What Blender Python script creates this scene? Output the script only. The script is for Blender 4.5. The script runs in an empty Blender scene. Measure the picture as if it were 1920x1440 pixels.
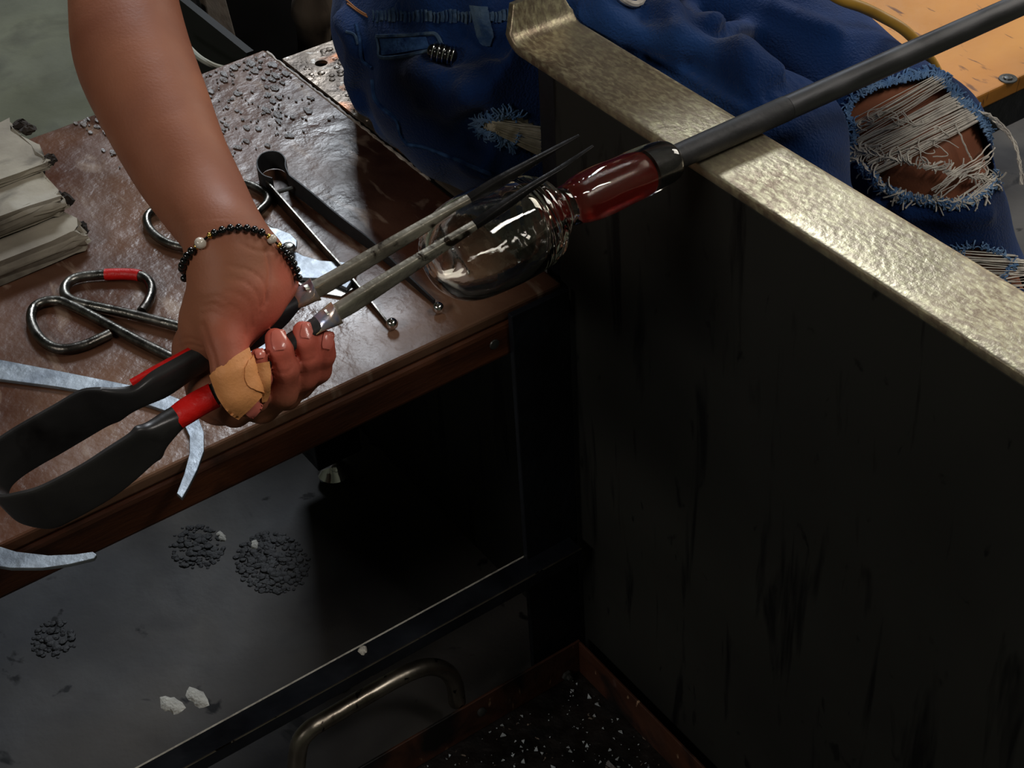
import bpy, bmesh, math, random
import numpy as np
from mathutils import Vector
from mathutils.bvhtree import BVHTree
rng = random.Random(7)

# ------------------------------------------------------------------ camera
YAW, PITCH, ROLL, F = 5.714, .699, -.066, 3089.
_cy, _sy = math.cos(YAW), math.sin(YAW)
_f = np.array([math.cos(PITCH)*_cy, math.cos(PITCH)*_sy, -math.sin(PITCH)])
_r = np.array([_sy, -_cy, 0.]); _u = np.cross(_r, _f)
_r2 = _r*math.cos(ROLL)+_u*math.sin(ROLL); _u2 = -_r*math.sin(ROLL)+_u*math.cos(ROLL)
MC = np.array([_r2, -_u2, _f])
T = .50
CP = np.array([0., 0., T+.86])
def ray(x, y): return MC.T @ np.array([(x-960)/F, (y-720)/F, 1.])
def onz(x, y, z=T): d = ray(x, y); return CP+d*(z-CP[2])/d[2]
def ony(x, y, Y): d = ray(x, y); return CP+d*(Y-CP[1])/d[1]
def onx(x, y, X): d = ray(x, y); return CP+d*(X-CP[0])/d[0]
def W(x, y, d): return CP+ray(x, y)*d
def cam2w(v): return v @ MC+CP
def w2cam(v): return (np.asarray(v)-CP) @ MC.T
def proj(p):
    v = w2cam(p); return v[..., 0]/v[..., 2]*F+960, v[..., 1]/v[..., 2]*F+720, v[..., 2]

S = bpy.context.scene
cam = bpy.data.objects.new('camera', bpy.data.cameras.new('camera')); S.collection.objects.link(cam)
from mathutils import Matrix
cam.matrix_world = Matrix(((_r2[0], _u2[0], -_f[0], CP[0]), (_r2[1], _u2[1], -_f[1], CP[1]), (_r2[2], _u2[2], -_f[2], CP[2]), (0, 0, 0, 1)))
cam.data.sensor_width = 36; cam.data.lens = 36*F/1920; cam.data.clip_start = .02; cam.data.clip_end = 100
S.camera = cam

# ------------------------------------------------------------------ light
S.view_settings.view_transform = 'Standard'; S.view_settings.look = 'None'
S.view_settings.exposure = .45; S.view_settings.gamma = 1; S.view_settings.use_curve_mapping = False
w = bpy.data.worlds.new('workshop'); S.world = w; w.use_nodes = True
bg = w.node_tree.nodes['Background']; bg.inputs[0].default_value = (.75, .85, 1, 1); bg.inputs[1].default_value = .035
def area(name, loc, target, sx, sy, power, col):
    l = bpy.data.lights.new(name, 'AREA'); l.shape = 'RECTANGLE'; l.size = sx; l.size_y = sy; l.energy = power; l.color = col
    o = bpy.data.objects.new(name, l); S.collection.objects.link(o); o.location = loc
    o.rotation_euler = (Vector(target)-Vector(loc)).to_track_quat('-Z', 'Y').to_euler(); return o
area('window_light', (4.7, -2.95, 4.1), (1.1, -.5, .5), 1.6, 1.4, 165, (.86, .93, 1.))
area('side_light', (1.2, -5.0, 2.6), (.9, -.7, .6), 2.0, 1.6, 78, (1., .93, .82))  # warm area light from the right, source unseen
area('fill_strip', (.5, 2.6, 2.9), (.9, -.3, .5), 1.6, .35, 26, (1., .95, .88))  # added fill from the left for highlights on the tools, no fixture there
area('fill_strip_far', (-.9, -1.6, 3.2), (.9, -.6, .5), 1.5, .25, 26, (1., .95, .88))  # added narrow light behind the camera for crisp highlights, no fixture there

# ------------------------------------------------------------------ materials
def srgb(r, g, b):
    f = lambda c: (c/255/12.92) if c/255 <= .04045 else ((c/255+.055)/1.055)**2.4
    return (f(r), f(g), f(b), 1)
MATS = {}
def mat(name, c1, c2=None, scale=20, rough=.5, rough2=None, metal=0, bump=0, bscale=None, stretch=(1, 1, 1),
        spots=None, spots2=None, trans=0, ior=1.45, emis=None, coat=0, spec=.5, sheen=0, attr=None, detail=6, contrast=(.35, .65), bumpw=None, sub=0):
    m = bpy.data.materials.new(name); m.use_nodes = True; nt = m.node_tree; N = nt.nodes; L = nt.links
    b = N['Principled BSDF']
    tc = N.new('ShaderNodeTexCoord'); mp = N.new('ShaderNodeMapping'); L.new(tc.outputs['Object'], mp.inputs[0]); mp.inputs['Scale'].default_value = stretch
    def noise(s, d=detail, src=mp.outputs[0], dist=0):
        n = N.new('ShaderNodeTexNoise'); n.inputs['Scale'].default_value = s; n.inputs['Detail'].default_value = d; n.inputs['Distortion'].default_value = dist
        L.new(src, n.inputs['Vector']); return n
    def rampf(src, lo, hi):
        r = N.new('ShaderNodeMapRange'); r.inputs['From Min'].default_value = lo; r.inputs['From Max'].default_value = hi; L.new(src, r.inputs['Value']); return r.outputs[0]
    def mix(fac, a, bb):
        x = N.new('ShaderNodeMix'); x.data_type = 'RGBA'
        L.new(fac, x.inputs['Factor'])
        for i, v in ((6, a), (7, bb)):
            if isinstance(v, tuple): x.inputs[i].default_value = v
            else: L.new(v, x.inputs[i])
        return x.outputs[2]
    col = c1; n1 = noise(scale, dist=.3); fac = rampf(n1.outputs[0], *contrast)
    if c2: col = mix(fac, c1, c2)
    rv = None
    if rough2 is not None:
        r = N.new('ShaderNodeMapRange'); r.inputs['To Min'].default_value = rough; r.inputs['To Max'].default_value = rough2
        r.inputs['From Min'].default_value = .35; r.inputs['From Max'].default_value = .65
        L.new(noise(scale*1.7, src=tc.outputs['Object']).outputs[0], r.inputs['Value']); rv = r.outputs[0]; L.new(rv, b.inputs['Roughness'])
    else: b.inputs['Roughness'].default_value = rough
    for sp in (spots, spots2):
        if sp:  # (colour, scale, lo, hi, stretch)
            m2 = N.new('ShaderNodeMapping'); L.new(tc.outputs['Object'], m2.inputs[0]); m2.inputs['Scale'].default_value = sp[4] if len(sp) > 4 else (1, 1, 1)
            m2.inputs['Location'].default_value = (3.1, 1.7, .3)
            col = mix(rampf(noise(sp[1], 4, m2.outputs[0], .5).outputs[0], sp[2], sp[3]), col, sp[0])
    if attr:   # albedo attribute (blood-pink fingertips, palm)
        a = N.new('ShaderNodeAttribute'); a.attribute_name = attr[0]; col = mix(a.outputs['Fac'], col, attr[1])
    if isinstance(col, tuple): b.inputs['Base Color'].default_value = col
    else: L.new(col, b.inputs['Base Color'])
    b.inputs['Metallic'].default_value = metal; b.inputs['IOR'].default_value = ior
    b.inputs['Transmission Weight'].default_value = trans; b.inputs['Coat Weight'].default_value = coat
    b.inputs['Specular IOR Level'].default_value = spec; b.inputs['Sheen Weight'].default_value = sheen
    if sub: b.inputs['Subsurface Weight'].default_value = sub; b.inputs['Subsurface Radius'].default_value = (.012, .004, .002)
    if emis: b.inputs['Emission Color'].default_value = emis[0]; b.inputs['Emission Strength'].default_value = emis[1]
    if bump:
        bp = N.new('ShaderNodeBump'); bp.inputs['Strength'].default_value = bump; bp.inputs['Distance'].default_value = .002
        h = noise(bscale or scale*4, 8).outputs[0]
        if bumpw:
            wv = N.new('ShaderNodeTexWave'); wv.inputs['Scale'].default_value = bumpw; wv.inputs['Distortion'].default_value = 3; wv.bands_direction = 'DIAGONAL'
            L.new(tc.outputs['Object'], wv.inputs[0]); mm = N.new('ShaderNodeMath'); mm.operation = 'ADD'; L.new(h, mm.inputs[0]); L.new(wv.outputs['Fac'], mm.inputs[1]); h = mm.outputs[0]
        L.new(h, bp.inputs['Height']); L.new(bp.outputs[0], b.inputs['Normal'])
    MATS[name] = m; return m

mat('concrete', srgb(70, 72, 58), srgb(88, 90, 74), 5, .75, .95, bump=.4, bscale=60, spots=(srgb(50, 50, 42), 9, .5, .75))
mat('dirty_shaded_floor', srgb(58, 58, 60), srgb(76, 72, 68), 4, .6, .85, bump=1, bscale=24, spots=(srgb(22, 21, 22), 18, .65, .69), spots2=(srgb(40, 39, 42), 5, .5, .7), spec=.25)  # floor's dirt and shade put into the dark base colour, plus burn marks
mat('burnt', srgb(42, 41, 42), srgb(32, 31, 33), 60, .7, bump=1)
mat('table_top', srgb(78, 46, 32), srgb(116, 86, 68), 6, .18, .42, bump=.8, bscale=46, spots=(srgb(50, 28, 20), 4, .50, .70), spots2=(srgb(140, 118, 102), 15, .58, .74, (1, 3, 1)), spec=.33, detail=12)
mat('table_edge', srgb(92, 50, 26), srgb(58, 28, 14), 6, .38, .6, bump=.35, bscale=50, stretch=(3, 1, 6), spots=(srgb(28, 14, 8), 9, .6, .7))
mat('panel_steel', srgb(31, 31, 29), srgb(38, 38, 35), 4, .5, .65, bump=.15, bscale=30, spots=(srgb(10, 10, 10), 34, .58, .66, (1, 1, .13)), spots2=(srgb(15, 15, 14), 60, .66, .74, (1, 1, .5)), spec=.25)
mat('black_steel', srgb(18, 20, 25), srgb(30, 33, 40), 16, .3, .55, metal=.3, bump=.5, bscale=80, spots=(srgb(90, 80, 68), 60, .74, .78))
mat('rail_steel', srgb(166, 154, 132), srgb(136, 124, 106), 14, .34, .48, metal=.75, bump=.3, bscale=200, spots=(srgb(100, 78, 58), 6, .52, .72), spots2=(srgb(186, 178, 146), 120, .42, .7, (1, 2.5, 1)), detail=12)
mat('seat_metal', srgb(112, 100, 88), srgb(66, 56, 48), 26, .28, .5, metal=.6, bump=1, bscale=70, spots=(srgb(140, 84, 44), 18, .58, .68), spots2=(srgb(160, 156, 150), 60, .6, .66))
mat('yellow_board', srgb(205, 140, 56), srgb(182, 116, 40), 6, .45, .65, bump=.35, bscale=60, spots=(srgb(112, 66, 22), 26, .63, .7, (1, 4, 1)), spots2=(srgb(226, 190, 120), 9, .66, .8), stretch=(1, .6, 1))
mat('board_edge', srgb(150, 92, 36), srgb(96, 54, 20), 20, .6, bump=.4, bscale=70, stretch=(1, .3, 3))
mat('steel', srgb(170, 168, 164), srgb(120, 116, 110), 24, .22, .42, metal=1, bump=.25, bscale=120, spots=(srgb(58, 46, 36), 34, .62, .7))
mat('rod_steel', srgb(120, 118, 112), srgb(74, 70, 66), 40, .25, .42, metal=1, bump=.3, bscale=160)
mat('bright_steel', srgb(150, 156, 162), srgb(108, 114, 122), 30, .38, .5, metal=.8, bump=.3, bscale=90)
mat('jack_steel', srgb(72, 70, 70), srgb(50, 49, 50), 12, .3, .42, metal=.5, bump=.15, bscale=90, spots=(srgb(26, 22, 22), 15, .58, .7))
mat('blade_steel', srgb(206, 200, 186), srgb(150, 142, 128), 26, .3, .42, metal=.8, bump=.35, bscale=140, spots=(srgb(54, 44, 36), 70, .56, .66), spots2=(srgb(170, 120, 66), 16, .68, .8))
mat('blade_tip_black', srgb(34, 33, 34), srgb(52, 50, 50), 30, .25, .4, metal=.7, bump=.2, bscale=120)
mat('weld_gold', srgb(226, 186, 110), srgb(150, 160, 190), 60, .2, .3, metal=.6, bump=.1)
mat('red_tape', srgb(200, 14, 8), srgb(176, 8, 6), 30, .45, bump=.5, bscale=160)
mat('pipe_steel', srgb(84, 84, 86), srgb(60, 60, 62), 14, .32, .5, metal=.85, bump=.2, bscale=120, stretch=(1, .2, 1))
mat('pipe_black', srgb(34, 34, 36), srgb(48, 48, 50), 20, .5, .65, metal=.4, bump=.3, bscale=120)
mat('denim', srgb(10, 32, 70), srgb(18, 48, 96), 9, .85, bump=.8, bscale=420, sheen=.1, spots=(srgb(40, 74, 128), 6, .56, .8), spec=.08)
mat('denim_light', srgb(74, 108, 152), srgb(110, 138, 172), 60, .9, bump=.4, bscale=300, spec=.1)
mat('denim_seam', srgb(20, 42, 82), srgb(52, 82, 124), 90, .85, bump=.5, bscale=300, spec=.1)
mat('denim_fade', srgb(34, 56, 88), srgb(72, 90, 108), 80, .9, bump=.5, bscale=300, spec=.1)
mat('thread_white', srgb(206, 200, 190), srgb(168, 162, 156), 80, .9, spec=.1)
mat('thread_cream', srgb(214, 206, 186), srgb(170, 160, 138), 80, .9, spec=.1)
mat('stitch', srgb(150, 96, 50), None, 10, .8)
mat('skin', srgb(144, 90, 65), srgb(124, 74, 54), 14, .5, .64, bump=.12, bscale=500, attr=('pink', srgb(196, 94, 78)), sub=.06, spec=.38)
mat('nail', srgb(200, 112, 98), srgb(182, 98, 86), 30, .25, coat=.2)
mat('bandage', srgb(216, 148, 92), srgb(206, 138, 82), 30, .6, bump=.25, bscale=420)
mat('hair', srgb(24, 18, 15), None, 10, .5)
mat('shoe', srgb(30, 30, 32), None, 10, .6)
mat('bead_black', srgb(12, 12, 14), None, 10, .18, coat=.5)
mat('gold', srgb(220, 176, 90), None, 10, .2, metal=1)
mat('pearl', srgb(216, 206, 190), srgb(180, 170, 160), 60, .2, coat=.6)
mat('pad', srgb(160, 152, 136), srgb(118, 110, 98), 12, .8, bump=.8, bscale=60, spots=(srgb(46, 38, 30), 14, .54, .68), spots2=(srgb(196, 192, 182), 8, .6, .74))
mat('pad_char', srgb(46, 36, 28), srgb(20, 16, 14), 50, .9, bump=1, bscale=100)
mat('tray_paint', srgb(48, 26, 16), srgb(70, 40, 26), 12, .35, .6, bump=.6, bscale=60, spots=(srgb(150, 120, 96), 70, .66, .72, (1, 1, .4)), spots2=(srgb(12, 9, 8), 14, .5, .62))
mat('tray_grit', srgb(26, 20, 17), srgb(12, 10, 9), 30, .3, .6, bump=1, bscale=110, spots=(srgb(120, 108, 96), 140, .68, .72))
mat('clear_glass', (1, 1, 1, 1), None, 9, .0, trans=1, ior=1.5, bump=.0)
mat('warm_glass', (1, .97, .88, 1), None, 9, .0, trans=1, ior=1.5, bump=.35, bscale=22, detail=2)
mat('red_glass', srgb(84, 16, 12), srgb(56, 10, 8), 14, .25, trans=.6, ior=1.5, emis=((.55, .03, .015, 1), .018), bump=.3, bscale=40)
mat('shard', (.8, .86, .9, 1), None, 9, .05, trans=.6, ior=1.5)
mat('flake', srgb(132, 130, 132), srgb(92, 82, 76), 90, .25, .5, bump=.8)
mat('flake_pale', srgb(176, 166, 156), srgb(120, 106, 96), 60, .5, bump=.6)
mat('dust', srgb(190, 186, 176), srgb(150, 146, 138), 80, .8, bump=1)
mat('hose_yellow', srgb(168, 128, 48), srgb(146, 108, 38), 30, .45)
mat('cord_pale', srgb(150, 150, 140), None, 30, .5)
mat('bin_black', srgb(13, 13, 14), srgb(20, 20, 21), 10, .6, spec=.2)
mat('old_wood', srgb(74, 62, 50), srgb(46, 40, 34), 30, .7, bump=.5, stretch=(1, 1, .2))
mat('grey_metal', srgb(92, 92, 90), srgb(64, 64, 62), 20, .4, metal=.6)
mat('chrome', srgb(220, 220, 222), None, 10, .12, metal=1)
mat('handle_steel', srgb(150, 142, 130), srgb(110, 102, 92), 20, .26, .42, metal=.95, spots=(srgb(30, 22, 18), 55, .62, .66), bump=.3)

# ------------------------------------------------------------------ builders
def link(o): S.collection.objects.link(o); return o
def thing(name, loc, label, cat, group=None):
    o = link(bpy.data.objects.new(name, None)); o.location = Vector(loc); o.empty_display_size = .02
    o['label'] = label; o['category'] = cat
    if group: o['group'] = group
    return o
def wloc(o):
    v = Vector((0, 0, 0))
    while o: v += o.location; o = o.parent
    return v
def mk(name, VF, material, parent=None, label=None, cat=None, smooth=True, kind=None, group=None, bevel=0, attr=None):
    v, f = VF; v = np.asarray(v, float).reshape(-1, 3)
    if parent is not None: base = np.array(wloc(parent))
    else: base = np.array([(v[:, 0].min()+v[:, 0].max())/2, (v[:, 1].min()+v[:, 1].max())/2, v[:, 2].min()])
    me = bpy.data.meshes.new(name); me.from_pydata((v-base).tolist(), [], f if isinstance(f, list) else f.tolist()); me.update()
    bm = bmesh.new(); bm.from_mesh(me); bmesh.ops.recalc_face_normals(bm, faces=bm.faces)
    if bevel: bmesh.ops.bevel(bm, geom=[e for e in bm.edges if len(e.link_faces) == 2 and e.calc_face_angle(0) > .5], offset=bevel, segments=2, affect='EDGES', profile=.5)
    bm.to_mesh(me); bm.free()
    me.materials.append(MATS[material])
    if smooth:
        me.polygons.foreach_set('use_smooth', [True]*len(me.polygons))
        if smooth != 'full':
            bm = bmesh.new(); bm.from_mesh(me)
            for e in bm.edges:
                if len(e.link_faces) == 2 and e.calc_face_angle(0) > .7: e.smooth = False
            bm.to_mesh(me); bm.free()
    if attr is not None:
        a = me.attributes.new(attr[0], 'FLOAT', 'POINT'); a.data.foreach_set('value', attr[1])
    o = link(bpy.data.objects.new(name, me))
    if parent is not None: o.parent = parent
    else: o.location = Vector(base)
    if label: o['label'] = label
    if cat: o['category'] = cat
    if kind: o['kind'] = kind
    if group: o['group'] = group
    return o
def cat_vf(*L):
    V = []; Fc = []; n = 0
    for v, f in L:
        v = np.asarray(v, float).reshape(-1, 3); V.append(v); Fc += [[i+n for i in q] for q in f]; n += len(v)
    return np.vstack(V), Fc
def norm(v): v = np.asarray(v, float); return v/(np.linalg.norm(v)+1e-12)
def smooth_path(P, n=6):
    P = [np.asarray(p, float) for p in P]
    if len(P) < 3: return P
    Q = [2*P[0]-P[1]]+P+[2*P[-1]-P[-2]]; out = []
    for i in range(1, len(Q)-2):
        for k in range(n):
            t = k/n; a, b, c, d = Q[i-1], Q[i], Q[i+1], Q[i+2]
            out.append(.5*((2*b)+(-a+c)*t+(2*a-5*b+4*c-d)*t*t+(-a+3*b-3*c+d)*t**3))
    out.append(P[-1]); return out
def tube(P, R, n=10, closed=False):
    P = np.array(P, float); m = len(P); R = np.full(m, R) if np.isscalar(R) else np.asarray(R, float)
    V = []; T0 = None; Nn = None
    for i in range(m):
        if closed: t = norm(P[(i+1) % m]-P[i-1])
        else: t = norm(P[min(i+1, m-1)]-P[max(i-1, 0)])
        if Nn is None:
            a = np.array([0, 0, 1.]) if abs(t[2]) < .9 else np.array([1., 0, 0]); Nn = norm(np.cross(t, a))
        Nn = norm(Nn-t*np.dot(Nn, t)); B = np.cross(t, Nn)
        for k in range(n): a = 2*math.pi*k/n; V.append(P[i]+R[i]*(math.cos(a)*Nn+math.sin(a)*B))
    Fc = []
    for i in range(m if closed else m-1):
        j = (i+1) % m
        for k in range(n): Fc.append([i*n+k, i*n+(k+1) % n, j*n+(k+1) % n, j*n+k])
    if not closed: Fc += [list(range(n))[::-1], list(range((m-1)*n, m*n))]
    return V, Fc
def bar(P, H, TH, E, Wd, n=16, half=None):
    """swept bar; H full height along direction Wd, TH full thickness sideways, E superellipse exponent"""
    P = np.array(P, float); m = len(P); V = []
    for i in range(m):
        t = norm(P[min(i+1, m-1)]-P[max(i-1, 0)]); s = norm(np.cross(t, Wd)); u = norm(np.cross(s, t))
        for k in range(n):
            a = 2*math.pi*(k+.5)/n; c, q = math.cos(a), math.sin(a)
            V.append(P[i]+s*(math.copysign(abs(c)**E[i], c)*TH[i]/2)+u*(math.copysign(abs(q)**E[i], q)*H[i]/2))
    Fc = [[i*n+k, i*n+(k+1) % n, (i+1)*n+(k+1) % n, (i+1)*n+k] for i in range(m-1) for k in range(n)]
    return V, Fc+[list(range(n))[::-1], list(range((m-1)*n, m*n))]
def box(x0, x1, y0, y1, z0, z1):
    V = [(x, y, z) for x in (x0, x1) for y in (y0, y1) for z in (z0, z1)]
    return V, [[0, 1, 3, 2], [4, 6, 7, 5], [0, 4, 5, 1], [2, 3, 7, 6], [0, 2, 6, 4], [1, 5, 7, 3]]
def prism(poly, h):
    """poly: 3-D points of the top face; extruded down by h"""
    n = len(poly); V = [tuple(p) for p in poly]+[(p[0], p[1], p[2]-h) for p in poly]
    return V, [list(range(n)), list(range(n, 2*n))[::-1]]+[[i, (i+1) % n, n+(i+1) % n, n+i] for i in range(n)]
def lathe(prof, origin, axis, n=32, cap=True):
    """prof: (t, r) along axis"""
    a = norm(axis); s = norm(np.cross(a, (0, 0, 1.) if abs(a[2]) < .9 else (1., 0, 0))); u = np.cross(s, a); V = []
    for t, r in prof:
        for k in range(n): q = 2*math.pi*k/n; V.append(np.asarray(origin)+a*t+r*(math.cos(q)*s+math.sin(q)*u))
    m = len(prof); Fc = [[i*n+k, i*n+(k+1) % n, (i+1)*n+(k+1) % n, (i+1)*n+k] for i in range(m-1) for k in range(n)]
    if cap: Fc += [list(range(n))[::-1], list(range((m-1)*n, m*n))]
    return V, Fc
def ball(c, r, n=10, squash=1, ax=(0, 0, 1)):
    return lathe([(-r*squash*math.cos(math.pi*(i+.15)/(n-.7)), r*math.sin(math.pi*(i+.15)/(n-.7))) for i in range(n)], c, ax, n=2*n)

# ------------------------------------------------------------------ signed distance tools
def smin(a, b, k):
    h = np.clip(.5+.5*(b-a)/k, 0, 1); return b+(a-b)*h-k*h*(1-h)
def cone(p, a, b, ra, rb):
    a = np.asarray(a, np.float32); b = np.asarray(b, np.float32); ba = b-a; pa = p-a
    h = np.clip((pa @ ba)/np.dot(ba, ba), 0, 1)
    return np.linalg.norm(pa-h[..., None]*ba, axis=-1)-(ra+(rb-ra)*h)
def chain(p, pts, k):
    d = None
    for (a, ra), (b, rb) in zip(pts[:-1], pts[1:]):
        c = cone(p, a, b, ra, rb); d = c if d is None else smin(d, c, k)
    return d
def ellip(p, c, r):
    q = (p-np.asarray(c, np.float32))/np.asarray(r, np.float32); k = np.linalg.norm(q, axis=-1)
    return (k-1)*min(r)
def nets(sdf, lo, hi, h):
    """naive surface nets of sdf on a box grid"""
    n = [int(math.ceil((hi[i]-lo[i])/h))+1 for i in range(3)]
    ax = [np.float32(lo[i])+np.float32(h)*np.arange(n[i], dtype=np.float32) for i in range(3)]
    Vv = np.empty(n, np.float32)
    for i in range(0, n[0], 16):
        g = np.stack(np.meshgrid(ax[0][i:i+16], ax[1], ax[2], indexing='ij'), -1); Vv[i:i+16] = sdf(g)
    s = Vv < 0
    c = sum(s[i:n[0]-1+i, j:n[1]-1+j, k:n[2]-1+k].astype(np.int8) for i in (0, 1) for j in (0, 1) for k in (0, 1))
    act = (c > 0) & (c < 8); idx = -np.ones(act.shape, np.int64); idx[act] = np.arange(act.sum()); ci = np.argwhere(act)
    acc = np.zeros((len(ci), 3)); cnt = np.zeros(len(ci))
    for axis in range(3):
        for a in (0, 1):
            for b in (0, 1):
                o = [0, 0, 0]; o[(axis+1) % 3] = a; o[(axis+2) % 3] = b; e = [0, 0, 0]; e[axis] = 1
                A = ci+o; B = A+e; va = Vv[tuple(A.T)]; vb = Vv[tuple(B.T)]; x = (va < 0) != (vb < 0)
                t = va/(va-vb+1e-20); pt = np.array(o, float)[None]+t[:, None]*np.array(e, float)[None]
                acc[x] += pt[x]; cnt[x] += 1
    verts = (ci+acc/cnt[:, None])*h+np.array(lo); F_ = []
    for axis in range(3):
        e = [0, 0, 0]; e[axis] = 1; b1 = (axis+1) % 3; b2 = (axis+2) % 3
        sl0 = [slice(0, n[i]-1) for i in range(3)]; sl1 = list(sl0); sl1[axis] = slice(1, n[axis])
        d = s[tuple(sl0)] != s[tuple(sl1)]; E_ = np.argwhere(d); E_ = E_[(E_[:, b1] > 0) & (E_[:, b2] > 0)]
        q = []
        for (i, j) in ((0, 0), (1, 0), (1, 1), (0, 1)):
            Q = E_.copy(); Q[:, b1] -= i; Q[:, b2] -= j; q.append(idx[tuple(Q.T)])
        q = np.stack(q, 1); ins = s[tuple(E_.T)]; q[~ins] = q[~ins][:, ::-1]; F_.append(q[(q >= 0).all(1)])
    return verts, np.vstack(F_)
#==SETTING==
# ------------------------------------------------------------------ setting
mk('floor', box(-2.5, 7, -6, 4, -.05, 0), 'concrete', kind='structure', smooth=False)
mk('wall_back', box(6.9, 7, -6, 4, .0005, 4.6), 'concrete', kind='structure', smooth=False)
mk('wall_front', box(-2.5, -2.4, -6, 4, .0005, 4.6), 'concrete', kind='structure', smooth=False)
mk('wall_left', box(-2.39, 6.89, 3.9, 4, .0005, 4.6), 'concrete', kind='structure', smooth=False)
mk('wall_right', box(-2.39, 6.89, -6, -5.9, .0005, 4.6), 'concrete', kind='structure', smooth=False)
mk('ceiling', box(-2.5, 7, -6, 4, 4.61, 4.7), 'concrete', kind='structure', smooth=False)
mk('shaded_floor_sheet', box(.35, 1.9, -2.2, 1.0, .0005, .005), 'dirty_shaded_floor', label='added dark burn-marked sheet standing in for dirty, shaded floor under the tool table and bench', cat='shaded floor', smooth=False, bevel=.0015)  # added sheet; its dark colour stands for dirty floor in shade
def blob(name, px, py, r, z, m, parent=None, seed=0, h=.004, **k):
    c = onz(px, py, z); q = random.Random(seed); n = 14; V = []
    rr = [r*(.85+.2*math.sin(2*6.283*i/n+seed)+.12*math.sin(5*6.283*i/n+seed*2)+.1*q.random()) for i in range(n)]
    for s_, zz in ((1, 0), (.72, h), (.3, h*1.4)):
        for i in range(n): a = 2*math.pi*i/n; V.append((c[0]+rr[i]*s_*math.cos(a)*1.5, c[1]+rr[i]*s_*math.sin(a), z+zz*(.8+.4*q.random())))
    Fc = [[a*n+i, a*n+(i+1) % n, (a+1)*n+(i+1) % n, (a+1)*n+i] for a in (0, 1) for i in range(n)]+[list(range(n))[::-1], list(range(2*n, 3*n))]
    return mk(name, (V, Fc), m, parent, **k)
for i, (x, y, r, lb) in enumerate([(322, 1322, .011, 'left of the two pale crusty flakes on the dark floor sheet, bottom left'), (370, 1308, .011, 'right of the two pale crusty flakes on the dark floor sheet, bottom left'),
        (415, 1006, .006, 'small white chip on the floor sheet left of the burn patch'), (478, 1022, .006, 'small white chip at the upper edge of the burn patch'), (680, 1219, .0045, 'tiny white chip lying on the black crossbar')]):
    blob('flake', x, y, r, .005 if i < 4 else .2005, 'dust', seed=i, h=.002, label=lb, cat='debris')
for i, (x, y, r, nb, lb) in enumerate([(510, 1055, .040, 420, 'large crusty black burn patch on the floor sheet'), (370, 1025, .030, 150, 'smaller dark crust left of the large burn patch'), (100, 1200, .024, 90, 'low dark crust on the floor sheet at the far left')]):
    c = onz(x, y, .005); q = random.Random(90+i); L = []
    for k in range(nb):
        a, rr = q.random()*6.28, r*math.sqrt(q.random()); u = .0010+.0034*q.random()**2*(1-rr/r*.6)
        L.append(lathe([(0, u*1.9), (u*.3, u*1.4), (u*.5, u*.5)], (c[0]+1.3*rr*math.cos(a), c[1]+rr*math.sin(a), .0052), (q.uniform(-.2, .2), q.uniform(-.2, .2), 1), 7))
    mk('burn_crust', cat_vf(*L), 'burnt', label=lb, cat='burn mark', kind='stuff', smooth='full')

# ------------------------------------------------------------------ tool table
FX, RY, BX = .943, -.667, 1.487
tt = thing('tool_table', (1.2, -.2, .005), 'low wooden tool table with worn brown glossy top and dark legs', 'table')
top = [(FX+.004, RY+.003), (BX+.005, RY+.003), (BX-.003, -.42), (BX+.01, .62), (FX+.004, .62)]
mk('tabletop', prism([(x, y, T) for x, y in top], .012), 'table_top', tt, smooth=False, bevel=.0025)
mk('front_edge', box(FX, FX+.045, RY+.003, .62, T-.048, T-.0125), 'table_edge', tt, smooth=False, bevel=.004)
mk('side_edge', box(FX+.046, BX, RY+.003, RY+.03, T-.048, T-.0125), 'table_edge', tt, smooth=False, bevel=.003)
mk('back_edge', box(BX-.04, BX, RY+.031, .62, T-.048, T-.0125), 'table_edge', tt, smooth=False, bevel=.003)
for lx, ly in ((1.345, -.60), (1.345, .5), (1.0, .5)):
    lg = mk('leg', box(lx-.022, lx+.022, ly-.03, ly+.03, .05, T-.048), 'black_steel', tt, smooth=False, bevel=.002)
    mk('foot', lathe([(0, .012), (.003, .019), (.012, .021), (.02, .015), (.028, .009), (.05, .008)], (lx, ly, .0055), (0, 0, 1), 20), 'chrome', lg, label='round metal levelling foot')
V = mk('screw', lathe([(0, .005), (.001, .0045), (.0015, .001)], (FX, -.588, T-.028), (-1, 0, 0), 12), 'grey_metal', tt)

# ------------------------------------------------------------------ glassblower's bench
gb = thing('glassblowing_bench', (1.1, -1.0, .005), 'steel glassblowing bench with tall dark side panel, worn rail and yellow seat board', 'bench')
# rail: thick flat bar, upturned rounded end
RZ = .706; y0, y1 = -.733, -.668
prof = [(.10, RZ-.005), (.60, RZ-.005), (.985, RZ-.005)]+[(1.0+.018*math.sin(a), RZ+.013-.018*math.cos(a)) for a in np.linspace(.1, 1.35, 7)]+[(1.0225, RZ+.027)]
def flatbar(pr, ya, yb, th, rc):
    P2 = [np.array([p[0], (ya+yb)/2, p[1]]) for p in pr]; m = len(P2)
    H = [(yb-ya)]*m; H[-1] *= .70; H[-2] *= .93
    return bar(P2, [th]*m, H, [.28]*m, (0, 0, 1.), n=24)
V_, F_ = flatbar(prof, y0, y1, .010, .02)
mk('rail', (V_, F_), 'rail_steel', gb, label='worn tan-grey steel arm rail with upturned end')
mk('side_panel', box(-.1, .958, -.6745, -.6705, .008, RZ-.0105), 'panel_steel', gb, smooth=False, bevel=.001, label='tall dark streaked steel side panel')
mk('post', box(.9585, .988, -.6985, -.6765, .0055, RZ-.0105), 'black_steel', gb, smooth=False, bevel=.002)
mk('front_post', box(.936, .9425, -.664, -.603, .0055, T-.001), 'black_steel', gb, smooth=False, bevel=.001)
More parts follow.
